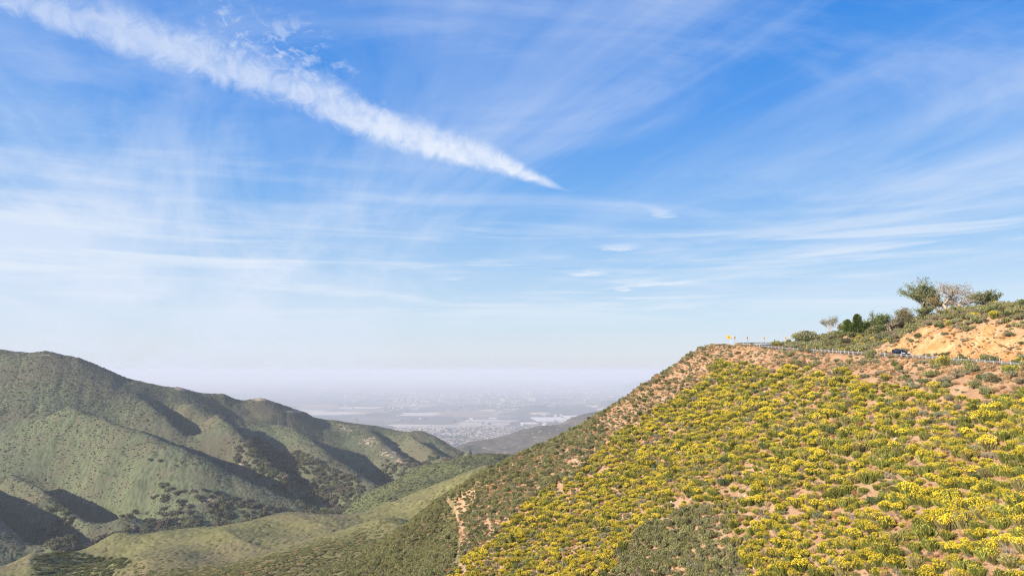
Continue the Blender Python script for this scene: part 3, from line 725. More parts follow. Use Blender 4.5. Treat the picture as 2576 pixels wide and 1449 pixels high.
PR_C = place(5, SCRUB, 'scrub_bush', 'shrub', 'low olive scrub bushes', lambda v, s: ('broad olive green' if s > 1.1 else 'low olive green', 'scrub clump'), 200, stufflabel='olive green scrub closing over the lower slope')

xx, yy = on_near(14000, -60, 120, 62, 220); zz = H_near(xx, yy); pp, qq = proj(xx, yy, zz)
m_ = inpoly(pp+fbm(xx/4, yy/4, 2, 92)*14, qq, POLY_MAT) & (RS.rand(len(xx)) < .8); xx, yy, zz = xx[m_], yy[m_], zz[m_]; n = len(xx); s = .55+.5*RS.rand(n)
mpr = [PR_S[k] for k in sorted(PR_S)]+[PR_C[k] for k in sorted(PR_C)]
stuff('mat_scrub', mpr, np.c_[xx, yy, zz-.02], np.c_[np.zeros(n), np.zeros(n), RS.rand(n)*6.28], np.c_[s*1.2, s*1.2, s*1.1], RS.randint(0, len(mpr), n), label='dense low grey green mat of scrub near the bottom of the slope')
print('mat', n)
finish_labels()
# fine ground cover: little dry tufts between the shrubs
xx, yy = on_near(85000, -40, 190, 62, 300); zz = H_near(xx, yy); pp, qq = proj(xx, yy, zz); D, _z = road_dist(xx, yy)
m_ = (pp > -60) & (pp < 2680) & (qq < 1530) & (D > 5.2) & ~inpoly(pp, qq, POLY_SCRUB) & (bareness(pp, qq) < .45) & (fbm(xx/5, yy/5, 3, 99) > -.22)
xx, yy, zz = xx[m_], yy[m_], zz[m_]; n = len(xx); s = .2+.45*RS.rand(n)**2
gp = [PR_D[k] for k in sorted(PR_D)]+[PR_S[k] for k in sorted(PR_S)][:2]
stuff('ground_cover', gp, np.c_[xx, yy, zz-.03], np.c_[np.zeros(n), np.zeros(n), RS.rand(n)*6.28], np.c_[s, s, s], RS.randint(0, len(gp), n), label='small dry tufts and seedlings scattered over the orange soil')

# closed scrub on the lower spur
xx, yy = on_near(150000, -560, 60, 235, 960); zz = H_near(xx, yy, False); pp, qq = proj(xx, yy, zz)
dens = (pp > -60) & (pp < 1300) & (qq < 1530) & (qq > 1100) & ((yy > 335) | inpoly(pp, qq, POLY_SCRUB)) & (track(pp, qq, 6.) < .3) & (RS.rand(len(xx)) < np.clip(600/yy, .3, 1)) & (fbm(xx/14, yy/14, 3, 120) > -.42)
xx, yy, zz = xx[dens], yy[dens], zz[dens]; n = len(xx); s = (.75+.75*RS.rand(n)**2)*(1+.25*fbm(xx/30, yy/30, 2, 121))
sp = [PR_C[k] for k in sorted(PR_C)]+[PR_D[k] for k in sorted(PR_D)[-2:]]
stuff('chaparral', sp, np.c_[xx, yy, zz+.1], np.c_[np.zeros(n), np.zeros(n), RS.rand(n)*6.28], np.c_[s*1.1, s*1.1, s*.75], RS.choice(7, n, p=(.17, .17, .17, .17, .17, .09, .06)), label='chaparral covering the lower spur')
print('scrub', n)

xx, yy = on_near(9000, -480, -180, 330, 620); zz = H_near(xx, yy, False); pp, qq = proj(xx, yy, zz)  # mound's shaded side imitated by planting dense dark shrubs over it
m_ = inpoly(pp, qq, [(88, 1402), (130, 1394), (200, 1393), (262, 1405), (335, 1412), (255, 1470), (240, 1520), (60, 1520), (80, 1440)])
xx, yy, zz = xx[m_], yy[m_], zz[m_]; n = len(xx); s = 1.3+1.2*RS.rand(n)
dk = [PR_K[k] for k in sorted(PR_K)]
stuff('shade_brush', dk, np.c_[xx, yy, zz], np.c_[np.zeros(n), np.zeros(n), RS.rand(n)*6.28], np.c_[s, s, s*1.1], RS.randint(0, len(dk), n), label='dark brush added in place of shade on the mound at the bottom left')
# oaks filling the canyon gullies across the way
xx = RS.uniform(-1100, 250, 60000); yy = RS.uniform(850, 2000, 60000); zz = H_mt(xx, yy, False); pp, qq = proj(xx, yy, zz)
WOODS = [([(600, 1105), (680, 1120), (800, 1160), (880, 1200), (945, 1235), (900, 1290), (800, 1290), (700, 1240), (640, 1190), (590, 1150)], .9),
         ([(300, 1300), (380, 1250), (480, 1230), (560, 1230), (640, 1270), (760, 1300), (760, 1330), (300, 1370)], .35), ([(150, 1270), (200, 1340), (260, 1345), (330, 1350), (300, 1390), (120, 1400), (60, 1330)], .4),
         ([(940, 1180), (1080, 1150), (1180, 1160), (1180, 1180), (960, 1215)], .5), ([(380, 1150), (420, 1150), (440, 1260), (380, 1260)], .25), ([(200, 1375), (340, 1340), (760, 1290), (860, 1280), (860, 1320), (200, 1400)], .9)]
dn = np.zeros(len(xx))
for poly, d in WOODS: dn = np.maximum(dn, inpoly(pp+fbm(xx/40, yy/40, 2, 130)*30, qq+fbm(xx/40, yy/40, 2, 131)*20, poly)*d)
dn = dn; k_ = (RS.rand(len(xx)) < dn*.6) & (pp > -60) & (pp < 1300)
xx, yy, zz = xx[k_], yy[k_], zz[k_]; n = len(xx); s = 4.6+3.8*RS.rand(n)**1.5
m_trunk = MB(); m_trunk.tube([(0, 0, -.4), (.02, 0, .2), (0, .03, .5)], [.07, .05, .03], 5)
# one oak built as a thing with its parts; the rest of the wood repeats it
a = W(842, 1243, 1205); 
def oak_thing(i, mesh, p):
    zz_ = float(H_mt(np.array([p[0]]), np.array([p[1]]))[0])
    r = link('oak_tree', None); r.location = (p[0], p[1], zz_-.5); r.scale = (5.5, 5.5, 5.5)
    r['label'] = ['dark rounded oak by the pale creek rocks', 'grey green oak on the shadowed canyon floor', 'tall dark oak in the gully under the long spur', 'broad oak above the creek bend', 'brownish oak at the foot of the far mountain'][i]
    r['category'] = 'tree'; r['group'] = 'oaks in the canyon'
    cr = link('crown', mesh, r); tr = link('trunk', m_trunk.mesh('trunk', M_bark), r); return (cr, tr)
oak_pr = [oak_thing(i, OAK[i], W(*p)) for i, p in enumerate([(815, 1272, 1230), (700, 1262, 1215), (640, 1215, 1300), (880, 1240, 1300), (560, 1280, 1130)])]
stuff('oak_wood', oak_pr, np.c_[xx, yy, zz-.3], np.c_[np.zeros(n), np.zeros(n), RS.rand(n)*6.28], np.c_[s, s, s*1.1], RS.randint(0, 5, n), label='oak wood filling the shaded canyon gullies')
print('oaks', n)
# shrubs of the mountain crest and faces
xx = RS.uniform(-1500, 200, 150000); yy = RS.uniform(900, 2050, 150000); zz = H_mt(xx, yy, False); pp, qq = proj(xx, yy, zz)
k_ = (pp > -60) & (pp < 1250) & (RS.rand(len(xx)) < .75) & (fbm(xx/45, yy/45, 3, 140) > -.35)
xx, yy, zz = xx[k_][:95000], yy[k_][:95000], zz[k_][:95000]; n = len(xx); s = 1.1+1.5*RS.rand(n)**2
M_mc = leaf_mat('mountain_leaves', (.12, .14, .08), (.21, .22, .13), (.20, .175, .13), .2, .3)
mc = [leafy(800+i, 'shrub', M_mc, 70, .5, .35, .8, 5) for i in range(3)]
mco = []
for i, p in enumerate([(300, 1250, 1195), (500, 1230, 1195), (420, 1200, 1240)]):
    w = W(*p); o = link('chaparral_shrub', mc[i]); o.location = (w[0], w[1], float(H_mt(np.array([w[0]]), np.array([w[1]]))[0])); o.scale = (3, 3, 2.4)
    o['label'] = ['grey green shrub low on the sunny face of the far mountain', 'olive shrub just under the long shadowed spur', 'dull green shrub half way up the far mountain face'][i]; o['category'] = 'shrub'; mco.append((o,))
stuff('mountain_scrub', mco, np.c_[xx, yy, zz+.5], np.c_[np.zeros(n), np.zeros(n), RS.rand(n)*6.28], np.c_[s, s, s*.85], RS.randint(0, 3, n), label='chaparral shrubs all over the mountain face')
print('mt', n)
xx, yy = on_near(26000, -420, 80, 560, 960); zz = H_near(xx, yy, False); pp, qq = proj(xx, yy, zz)
k_ = (pp > 500) & (pp < 1320) & (yy > 600+fbm(xx/40, yy/40, 3, 181)*60); xx, yy, zz = xx[k_], yy[k_], zz[k_]; n = len(xx); s = 1.0+1.3*RS.rand(n)**2
stuff('spur_scrub', mco, np.c_[xx, yy, zz+.4], np.c_[np.zeros(n), np.zeros(n), RS.rand(n)*6.28], np.c_[s, s, s*.85], RS.randint(0, 3, n), label='green scrub over the low rounded spur by the creek')

# ================================================================== TREES ABOVE THE ROAD
def tree(pos, height, spread, seed, name, label, leafmat, nleaf, leafsz, trunk_r=.16, lean=(0, 0), forks=3, bare=.0, levels=4, base=.25, group='trees above the road', bark=None, updir=.35, ragged=1., width=None):
    rs = random.Random(seed); root = link(name, None); root.location = pos; root['label'] = label; root['category'] = 'tree' if height > 3 else 'shrub'; root['group'] = group
    mb = MB(); tips = []
    def grow(p, d, L, r, lv):
        pts_ = [p.copy()]; rad = [r]; q_ = p.copy(); dd = d.copy(); n = 4
        for k in range(n):
            dd = (dd+Vector((rs.gauss(0, .14), rs.gauss(0, .14), rs.gauss(0, .1)+.03))*ragged).normalized(); q_ = q_+dd*L/n; pts_.append(q_.copy()); rad.append(r*(1-.45*(k+1)/n))
            if lv <= 1 or (lv == 2 and k > 1): tips.append((q_.copy(), dd.copy()))
        mb.tube(pts_, rad, 6 if lv > 2 else 4 if lv > 1 else 3, cap=False)
        if lv == 0: return
        for k in range(forks+(1 if lv < levels else 0)):
            t = rs.uniform(.3, 1.); b = pts_[min(n, int(t*n+.5))]
            a = rs.uniform(0, 6.28); o = Vector((math.cos(a)*spread, math.sin(a)*spread, rs.uniform(-.1, updir)+.15)); e = (dd*.7+o).normalized()
            grow(b, e, L*rs.uniform(.62, .82), r*.55, lv-1)
    grow(Vector((0, 0, -.3)), Vector((lean[0], lean[1], 1)).normalized(), height*base, trunk_r, levels)
    tz = max(t[0].z for t in tips); sc = height/tz
    rw = sorted(math.hypot(t[0].x, t[0].y) for t in tips)[int(len(tips)*.93)]; sx = sc if width is None else width/2/rw
    mb.v = [(a*sx, b*sx, c*sc) for a, b, c in mb.v]
    link('trunk', mb.mesh('trunk', bark or M_bark, True), root)
    if nleaf:
        rs2 = np.random.RandomState(seed); keep = [t for t in tips if rs.random() > bare]; ti = rs2.randint(0, len(keep), nleaf)
        c = np.array([(keep[i][0].x*sx, keep[i][0].y*sx, keep[i][0].z*sc) for i in ti])+rs2.normal(size=(nleaf, 3))*leafsz*1.2; d = unit(nleaf, rs2); d[:, 2] = np.abs(d[:, 2])*.6; d /= np.linalg.norm(d, axis=1)[:, None]
        link('crown', quads(c, d, crossv(d, unit(nleaf, rs2)), leafsz*(.7+.6*rs2.rand(nleaf)), leafsz*.6, 'crown', [leafmat], rnd=rs2.rand(nleaf)), root)
    return root
def gpos(px_, Y, sink=.1):
    x_ = (px_-1288)/FPX*Y/1.0
    for _ in range(4):
        z_ = float(H_near(np.array([x_]), np.array([float(Y)]))[0]); d = Y*CT+z_*ST; x_ = (px_-1288)/FPX*d
    return (x_, Y, z_-sink)
M_pale = plain('pale_bark', (.42, .33, .26), .9, var=.25, scale=2.)
tree(gpos(2332, 203), 15.0, .75, 3, 'leafy_tree', 'tallest green leafy tree, left of the half bare tree on the skyline', M_gt, 5000, .32, .2, (-.1, 0), 3, .4, 4, .16, width=10., updir=.7)
tree(gpos(2402, 196), 10.6, .9, 8, 'half_bare_tree', 'half bare tree with a pale curved trunk and bronze twigs on the skyline', M_ot, 2200, .24, .24, (-.45, 0), 3, .45, 5, .24, bark=M_pale, updir=.5, width=12.5)
tree(gpos(2368, 199), 8.2, .8, 14, 'twiggy_tree', 'grey twiggy tree between the two big trees', M_ot, 1500, .24, .12, (0, 0), 3, .4, 4, .2, bark=M_pale, width=7.5)
tree(gpos(2500, 187), 4.9, .9, 5, 'round_tree', 'low round topped tree standing alone on the right skyline', M_gt, 3600, .26, .1, (0, 0), 4, .15, 3, .08, width=9.6, updir=1.)
tree(gpos(2088, 240), 7.6, .6, 21, 'sparse_tree', 'slender sparse grey tree above the small orange mound', M_sage, 1000, .26, .09, (0, 0), 3, .3, 4, .24, bark=M_pale, width=6.4)
tree(gpos(2213, 226), 7.4, .8, 23, 'bushy_tree', 'bushy green tree right of the dark conifer', M_gt, 4200, .3, .1, (0, 0), 4, .15, 3, .12, width=8.)
tree(gpos(2300, 207), 6.4, 1.0, 25, 'bushy_tree', 'grey green brushy tree under the tall leafy tree', M_dark, 3600, .3, .1, (0, 0), 4, .2, 3, .12, width=8.)
tree(gpos(2345, 200), 5.0, 1.1, 26, 'bushy_tree', 'low dark bush at the foot of the half bare tree', M_gt, 3000, .26, .1, (0, 0), 4, .1, 3, .12, width=7.)
tree(gpos(2247, 213), 5.4, 1.1, 27, 'bushy_tree', 'wide silvery twiggy bush between the conifer and the orange bank', M_sage, 2600, .22, .09, (0, 0), 4, .2, 3, .12, bark=M_pale, width=8.)
tree(gpos(2270, 222), 6.4, .8, 28, 'bushy_tree', 'thin yellowish leafy tree left of the tall leafy tree', M_ot, 1800, .28, .1, (0, 0), 3, .2, 3, .14, width=6.)
# conifer: dark cone of drooping sprays
def conifer(pos, h, w, seed, label):
    rs2 = np.random.RandomState(seed); r = link('conifer', None); r.location = pos; r['label'] = label; r['category'] = 'tree'; r['group'] = 'trees above the road'
    mb = MB(); mb.tube([(0, 0, -.3), (0, 0, h*.5), (0, 0, h*.97)], [.2, .12, .02], 7); link('trunk', mb.mesh('trunk', M_bark, True), r)
    n = 4200; t = rs2.rand(n)**.8; a = rs2.rand(n)*6.28; lob = .78+.3*np.sin(a*3+seed)+.15*np.sin(a*7+t*9)
    rad = w*(1-t)**.5*lob*(.8+.3*np.sin(t*17+a*2))*np.sqrt(.35+.65*rs2.rand(n)); c = np.c_[rad*np.cos(a), rad*np.sin(a), .1+t*h*.97]+rs2.normal(size=(n, 3))*.16
    d = np.c_[np.cos(a), np.sin(a), .5+.5*rs2.rand(n)]; d /= np.linalg.norm(d, axis=1)[:, None]
    link('crown', quads(c, d, crossv(d, unit(n, rs2)), .42*(.6+.6*rs2.rand(n)), .16, 'crown', [M_con], rnd=rs2.rand(n)), r)
conifer(gpos(2158, 226), 7.4, 3.6, 3, 'dark green cone shaped conifer on the bank behind the guardrail')
conifer(gpos(2134, 228), 5.0, 2.9, 6, 'smaller dark conifer leaning against the left of the bigger one')
# big shrubs of the bank
def bigshrub(px_, Y, s, mesh, name, label, cat='shrub', hz=1., fl=None, group='shrubs beside the road'):
    o = link(name, mesh); o.location = gpp(px_, -Y, .15) if Y < 0 else gpos(px_, Y, .15); o.scale = (s, s, s*hz); o.rotation_euler = (0, 0, random.random()*6); o['label'] = label; o['category'] = cat; o['group'] = group
    if fl: link('flowers', fl, o)
    return o
bigS = [leafy(900+i, 'roadside_shrub', m, 2600, .09, .05, .9, 14) for i, m in enumerate((M_sage, M_dark, M_scrub, M_dry))]
BANKX = [(2015, 244, 3.4, 2, 'broad olive shrub on the skyline right of the chevron signs'), (2038, 240, 3.6, 0, 'tall grey green shrub on the skyline left of the orange mound'), (2062, 238, 3.2, 2, 'olive shrub against the sky just left of the sparse tree'), (2108, 243, 2.6, 0, 'grey shrub right of the sparse tree'),
   (2135, 236, 3.6, 1, 'dark green shrub filling the gap left of the conifers'), (2180, 232, 4.4, 1, 'big dark green shrub right of the taller conifer'), (2205, 222, 3.6, 2, 'olive shrub below the bushy green tree'), (2235, 218, 3.8, 1, 'dark shrub between the bushy tree and the silvery bush'), (2192, 240, 4.6, 2, 'tall olive shrub behind the bushy green tree'),
   (2262, 214, 3.8, 0, 'grey green shrub at the upper edge of the bank left of the tall tree'), (2285, 209, 3.6, 1, 'dark green shrub at the left foot of the tall leafy tree'), (2310, 205, 3.4, 2, 'olive shrub under the crown of the tall leafy tree'), (2335, 202, 3.2, 0, 'grey shrub right of the tall tree trunk'), (2240, 205, 2.6, 0, 'sage shrub half way up the bank above the brooms'), (2085, 226, 2.4, 1, 'dark spreading shrub on the face of the orange mound')]
BANKX = [(a, Y, s*1.22, k, lb) for a, Y, s, k, lb in BANKX]
for i, (a, Y, s, k, lb) in enumerate(BANKX+[(2010, 236, 2.9, 2, 'round olive shrub at the left end of the bank, against the sky'), (2032, 231, 3.1, 0, 'grey green shrub just right of the leftmost olive shrub'), (2050, 244, 3.0, 1, 'dark shrub behind the grey green ones on the bank skyline'),
                                   (2075, 228, 2.3, 0, 'low sage shrub under the orange mound'), (2105, 228, 2.2, 1, 'dark shrub covering the top of the orange mound'), (2022, 246, 2.6, 1, 'dark leafy shrub on the skyline by the last chevron sign'), (2060, 222, 2.2, 2, 'low olive shrub right behind the guardrail under the mound'),
                                   (1998, 228, 2.0, 0, 'small sage shrub at the very left of the bank'), (2180, 216, 2.6, 2, 'olive shrub under the dark conifer'), (2218, 206, 2.4, 0, 'sage shrub left of the car on the bank foot'), (2262, 196, 2.2, 0, 'sage shrub on the edge of the orange cut above the car'),
                                   (2420, 158, 1.3, 1, 'bright dark green shrub at the foot of the orange cut'), (2480, 152, 2.2, 2, 'wide olive shrub at the cut foot, right of the dark green one'), (2500, 150, 1.8, 0, 'grey shrub merging into the wide olive shrub at the cut foot'), (2555, 146, 1.2, 2, 'small shrub at the foot of the cut near the right edge'),
                                   (2375, 168, 1.3, 1, 'dark shrub clinging to the middle of the orange cut'), (2352, 171, 1.0, 0, 'small grey shrub on the orange cut left of the dark one'), (2470, 187, 1.6, 1, 'dark low shrub left of the lone round tree'), (2430, 190, 1.3, 1, 'small dark shrub on the skyline right of the half bare tree'), (2330, 171, 1.2, 2, 'small olive shrub behind the bonnet of the car')]):
    bigshrub(a, Y, s, bigS[k], 'roadside_shrub', lb)
for a, Y, s, k, lb in [(2374, -921, 2.3, 3, 'big round broom with a yellow crown overlapping the guardrail'), (2352, -921, 1.7, 6, 'plain green broom joined to the left of the yellow crowned one below the rail'), (2170, 212, 1.6, 0, 'bright yellow broom behind the guardrail under the conifer'), (2140, 216, 1.2, 1, 'small yellow broom left of the bright one behind the rail'), (2196, 214, 1.5, 4, 'yellow broom high behind the rail beside the sage shrub'),
                       (2228, -958, 1.7, 0, 'lone round yellow broom in the dry band below the car'), (2545, -942, 2.2, 5, 'big green broom just below the rail near the right edge'), (2545, 184, 1.0, 0, 'small yellow broom on the right skyline'), (2228, 200, 1.0, 1, 'tiny yellow broom left of the car'), (2560, 149, 1.2, 3, 'yellow tipped broom on the cut foot at the right edge'), (2150, 222, 1.1, 4, 'yellow broom on the right flank of the orange mound')]:
    bigshrub(a, Y, s, BROOM[k][0], 'roadside_broom', lb, 'shrub', 1., BROOM[k][1])

# ================================================================== GUARDRAIL, MARKERS, SIGNS
m_steel = plain('galvanised_steel', (.42, .43, .45), .45, .7, .15, 1.5); m_post = plain('weathered_post', (.40, .375, .34), .85, var=.2)
m_white = plain('white_plastic', (.70, .69, .62), .5); m_ylw = plain('sign_yellow', (.85, .40, .01), .5, var=.05); m_blk = plain('sign_black', (.02, .02, .02), .5); m_amber = plain('amber_reflector', (.85, .55, .1), .4)
def guardrail(path, label, name='guardrail', blk=1., sp=1.905):
    P = spline(path, 16); seg = np.linalg.norm(np.diff(P, axis=0), axis=1); s = np.r_[0, np.cumsum(seg)]
    root = link(name, None); root['label'] = label; root['category'] = 'guardrail'; root.location = tuple(P[0]); root['group'] = 'guardrails along the road'
    n = int(s[-1]/sp)+1; t = np.gradient(P[:, :2], axis=0); t /= np.linalg.norm(t, axis=1)[:, None]
    prof = [(-.04, .78), (.03, .74), (.03, .68), (-.04, .635), (-.04, .60), (.03, .555), (.03, .49), (-.04, .45)]
    nn = np.c_[t[:, 1], -t[:, 0]]; V = []; o = np.array(P[0])
    for a, h in prof: V.append(np.c_[P[:, 0]+nn[:, 0]*(a*blk), P[:, 1]+nn[:, 1]*(a*blk), P[:, 2]+h]-o)
    V2 = [v-np.c_[nn*.006*blk, np.zeros(len(P))] for v in V]
    A = np.stack(V, 1).reshape(-1, 3); B = np.stack(V2, 1).reshape(-1, 3); F = grid_faces(len(P), len(prof))
    link('rail', mesh_np('rail', np.r_[A, B], np.r_[F, F[:, ::-1]+len(A)], smooth=False, mats=[m_steel]), root)
    pm = MB(); pm.box((0, 0, .30), (.20, .16, 1.1)); pm.box((.15, 0, .60), (.12, .14, .36)); pm = pm.mesh('post', m_post)
    for k in range(min(n, 99)):
        q_ = min(k*sp, s[-1]); p = [np.interp(q_, s, P[:, j]) for j in range(3)]; i = min(int(np.searchsorted(s, q_)), len(P)-1)
        d = nn[i]*blk; po = link('post', pm, root); po.location = Vector(p)-Vector(o)-Vector((d[0]*.27, d[1]*.27, 0)); po.rotation_euler = (0, 0, math.atan2(d[1], d[0]))
    return root
gr_near = [tuple(r) for r in railw[0:]]; 
P1 = [W(1850, 862.3, 252), W(1862, 861.6, 257), W(1900, 861.2, 259), W(1940, 861.2, 259.5), W(1990, 861.2, 259.5), W(2060, 861.0, 260)]
P1 = [(a, b, c-.78) for a, b, c in P1]
P0 = list(reversed([tuple(r) for r in railw[:-1]]))
guardrail(list(reversed(P0)), 'long steel guardrail descending along the near edge of the road to the right', blk=1.)
guardrail(P1, 'far guardrail standing against the sky round the outer bend', blk=-1.)
P2 = [W(1900, 866.6, 239), W(1950, 866.5, 241), W(2000, 867.5, 243), W(2040, 868, 244)]
guardrail([(a, b, c-.78) for a, b, c in P2], 'short middle guardrail between the near and the skyline rail', blk=1.)
# white marker posts behind the rail
mk = MB(); mk.box((0, 0, .58), (.075, .05, 1.36)); mk = mk.mesh('marker_post', m_white); rf = MB(); rf.box((0, -.03, 1.22), (.085, .02, .20)); rf = rf.mesh('reflector', m_amber)
mpx = [2110, 2123, 2135, 2150, 2163, 2179, 2195, 2211, 2228, 2246, 2268, 2284, 2301, 2319, 2345, 2360, 2378, 2395, 2412, 2432, 2450, 2467, 2487, 2510, 2526, 2548, 2562]
mpx = [2030, 2052, 2063, 2082, 2097, 2112, 2126, 2142, 2160, 2178, 2194, 2209, 2226, 2244, 2269, 2312, 2331, 2348, 2367, 2392, 2413, 2437, 2464, 2492, 2517, 2543, 2570]
NAMES = ['first', 'second', 'third', 'fourth', 'fifth', 'sixth', 'seventh', 'eighth', 'ninth', 'tenth', 'eleventh', 'twelfth', 'thirteenth', 'fourteenth', 'fifteenth', 'sixteenth', 'seventeenth', 'eighteenth', 'nineteenth', 'twentieth', 'twenty first', 'twenty second', 'twenty third', 'twenty fourth', 'twenty fifth', 'twenty sixth', 'twenty seventh']
RU = (proj(railw[:, 0]+.9, railw[:, 1], railw[:, 2]+.8)[0])
for i, p in enumerate(mpx):
    Y = float(np.interp(p, RU[::-1], railw[::-1, 1])); X_, Z_ = rail_at(Y)
    o = link('marker_post', mk); o.location = (X_+.9, Y, Z_); o['category'] = 'marker post'; o['group'] = 'white marker posts along the guardrail'
    o['label'] = f'white marker post behind the near guardrail, {NAMES[i]} from the left'
    link('reflector', rf, o)
def sign(px_, py_, Y, base_py, size, kind, label, face=-.9):
    w = W(px_, py_, Y); b = W(px_, base_py, Y); r = link('chevron_sign' if kind != 'bend' else 'bend_warning_sign', None); r.location = b; r.rotation_euler = (0, 0, math.atan2(-b[0], b[1])*0+face); r['label'] = label; r['category'] = 'road sign'; r['group'] = 'yellow signs on the outer bend'
    h = w[2]-b[2]; mb = MB(); mb.box((0, .05, h/2-.1), (.07, .07, h+.2)); link('post', mb.mesh('post', m_steel), r)
    mb = MB()
    if kind == 'bend': mb.box((0, 0, h), (size, .02, size), Matrix.Rotation(R(45), 4, 'Y'))
    else: mb.box((0, 0, h), (size*.78, .02, size))
    pn = link('panel', mb.mesh('panel', m_ylw if kind != 'back' else m_steel), r)
    if kind == 'bend':
        mb = MB(); mb.tube([(.18, -.025, h-.45), (.18, -.025, h+.1), (.08, -.025, h+.28), (-.1, -.025, h+.3), (-.22, -.025, h+.15), (-.22, -.025, h-.1)], .06, 5); mb.add([(-.42, -.026, h-.08), (-.02, -.026, h-.08), (-.22, -.026, h-.4)], [(0, 1, 2), (2, 1, 0)]); link('arrow', mb.mesh('arrow', m_blk), r)
    elif kind == 'chevron':
        a = size*.32; mb = MB(); y_ = -.013; c_ = .12*size
        mb.add([(a*.9, y_, h+a*1.3), (a*.9-c_*2.4, y_, h+a*1.3), (-a, y_, h), (a*.9-c_*2.4, y_, h-a*1.3), (a*.9, y_, h-a*1.3), (-a+c_*2.4, y_, h)], [(0, 1, 2, 5), (5, 2, 3, 4), (5, 2, 1, 0), (4, 3, 2, 5)]); link('chevron', mb.mesh('chevron', m_blk), r)
sign(1834, 848, 250, 866, 1.25, 'bend', 'largest yellow diamond bend warning sign at the left end of the skyline', -.25)
sign(1839.5, 851.5, 254, 865, .62, 'chevron', 'dark edged chevron sign tucked right behind the big diamond sign', .9)
sign(1849, 849.5, 258, 864, .78, 'chevron', 'small yellow chevron sign next right of the diamond pair', .35)
sign(1880.5, 850, 260.5, 864, .78, 'chevron', 'small yellow chevron sign second right of the diamond pair', .25)
sign(1923, 850.5, 261, 864, .78, 'chevron', 'small yellow chevron sign third right of the diamond pair', 0.)
sign(1949, 855.5, 261, 864, .6, 'back', 'low grey backed sign between two chevrons on the skyline rail', 0.2)
sign(1977, 850.5, 261, 864, .74, 'chevron', 'rightmost small yellow chevron sign, nearest the bushes', -.3)

# ================================================================== CAR
m_paint, T = new_mat('dark_blue_paint'); finish(T, (.007, .010, .024), .22, spec=.6)
m_glass, T = new_mat('dark_glass'); finish(T, (.05, .07, .09), .08, spec=1.)
m_tyre = plain('tyre_rubber', (.02, .02, .02), .9); m_rim = plain('alloy', (.45, .45, .47), .35, .8); m_lamp = plain('headlamp', (.8, .8, .82), .1); m_red = plain('tail_lamp', (.5, .02, .02), .3)
def car():
    Yc = 171.; xr, zr = rail_at(Yc); d = Vector((rail_at(168)[0]-rail_at(176)[0], -8.)); ang = math.atan2(d.y, d.x)
    r = link('parked_car', None); r.name = 'suv_car'; r['label'] = 'dark blue estate SUV driving behind the guardrail under the orange bank'; r['category'] = 'car'
    r.location = (xr+3.4, Yc, zr+.07); r.rotation_euler = (math.atan2(0, 1), R(2.8), ang)
    # outline of the side, x forward; lofted over the width
    low = [(-2.35, .32), (-2.42, .62), (-2.38, .98), (-2.2, 1.06), (.95, 1.02), (1.9, .92), (2.3, .78), (2.42, .55), (2.36, .28)]
    secs = [(-.95, .93, .03), (-.90, 1., .0), (.90, 1., .0), (.95, .93, .03)]
    mb = MB(); n = len(low)
    V = []
    for yy_, sx, ins in secs:
        for a, b in low: V.append((a*(1 if sx == 1. else .985), yy_, .28+(b-.28)*sx+ins))
    F = []
    for s_ in range(3):
        for k in range(n): F.append((s_*n+k, s_*n+(k+1) % n, (s_+1)*n+(k+1) % n, (s_+1)*n+k))
    F.append(tuple(range(n-1, -1, -1))); F.append(tuple(3*n+k for k in range(n)))
    mb.add(V, F); link('body', mb.mesh('body', m_paint), r)
    cab = [(-2.2, 1.06), (-1.95, 1.55), (-1.6, 1.68), (.1, 1.70), (.45, 1.62), (1.15, 1.02)]
    mb = MB(); n = len(cab); V = [(a, y_*(1-.18*(b-1.02)/.68), b) for y_ in (-.86, .86) for a, b in cab]
    mb.add(V, [tuple(range(n-1, -1, -1)), tuple(n+k for k in range(n))]+[(k, (k+1) % n, n+(k+1) % n, n+k) for k in range(n)]); link('cabin', mb.mesh('cabin', m_paint), r)
    for sgn in (-1, 1):
        for pts2 in ([(-1.95, 1.14), (-1.82, 1.52), (-1.15, 1.58), (-1.15, 1.12)], [(-1.05, 1.12), (-1.05, 1.58), (-.15, 1.60), (-.15, 1.10)], [(-.05, 1.10), (-.05, 1.60), (.22, 1.57), (.82, 1.10)]):
            mb = MB(); v = [(a, sgn*(.86*(1-.18*(b-1.02)/.68)+.012), b) for a, b in pts2]; mb.add(v, [(0, 1, 2, 3), (3, 2, 1, 0)]); link('window', mb.mesh('window', m_glass), r)
    mb = MB(); mb.add([(1.13, -.72, 1.08), (.50, -.66, 1.615), (.50, .66, 1.615), (1.13, .72, 1.08)], [(0, 1, 2, 3), (3, 2, 1, 0)]); w_ = mb.mesh('windscreen', m_glass)
    for v in w_.vertices: v.co.x += .02; v.co.z += .015
    link('windscreen', w_, r)
    for a in (-1.45, 1.45):
        for b in (-.84, .84):
            mb = MB(); mb.tube([(0, -.12, 0), (0, .12, 0)], .36, 16); w_ = link('wheel', mb.mesh('wheel', m_tyre), r); w_.location = (a, b, .34)
            mb = MB(); mb.tube([(0, -.135, 0), (0, .135, 0)], .22, 12); link('rim', mb.mesh('rim', m_rim), w_)
    for b in (-.68, .68):
        mb = MB(); mb.box((2.24, b, .79), (.40, .50, .20)); link('headlight', mb.mesh('headlight', m_lamp), r)
        mb = MB(); mb.box((-2.36, b, .95), (.12, .28, .28)); link('tail_light', mb.mesh('tail_light', m_red), r)
        mb = MB(); mb.box((.75, b*1.52, 1.12), (.16, .2, .13)); link('mirror', mb.mesh('mirror', m_paint), r)
    mb = MB(); mb.box((2.41, 0, .6), (.05, 1.0, .22)); link('grille', mb.mesh('grille', m_blk), r)
car()
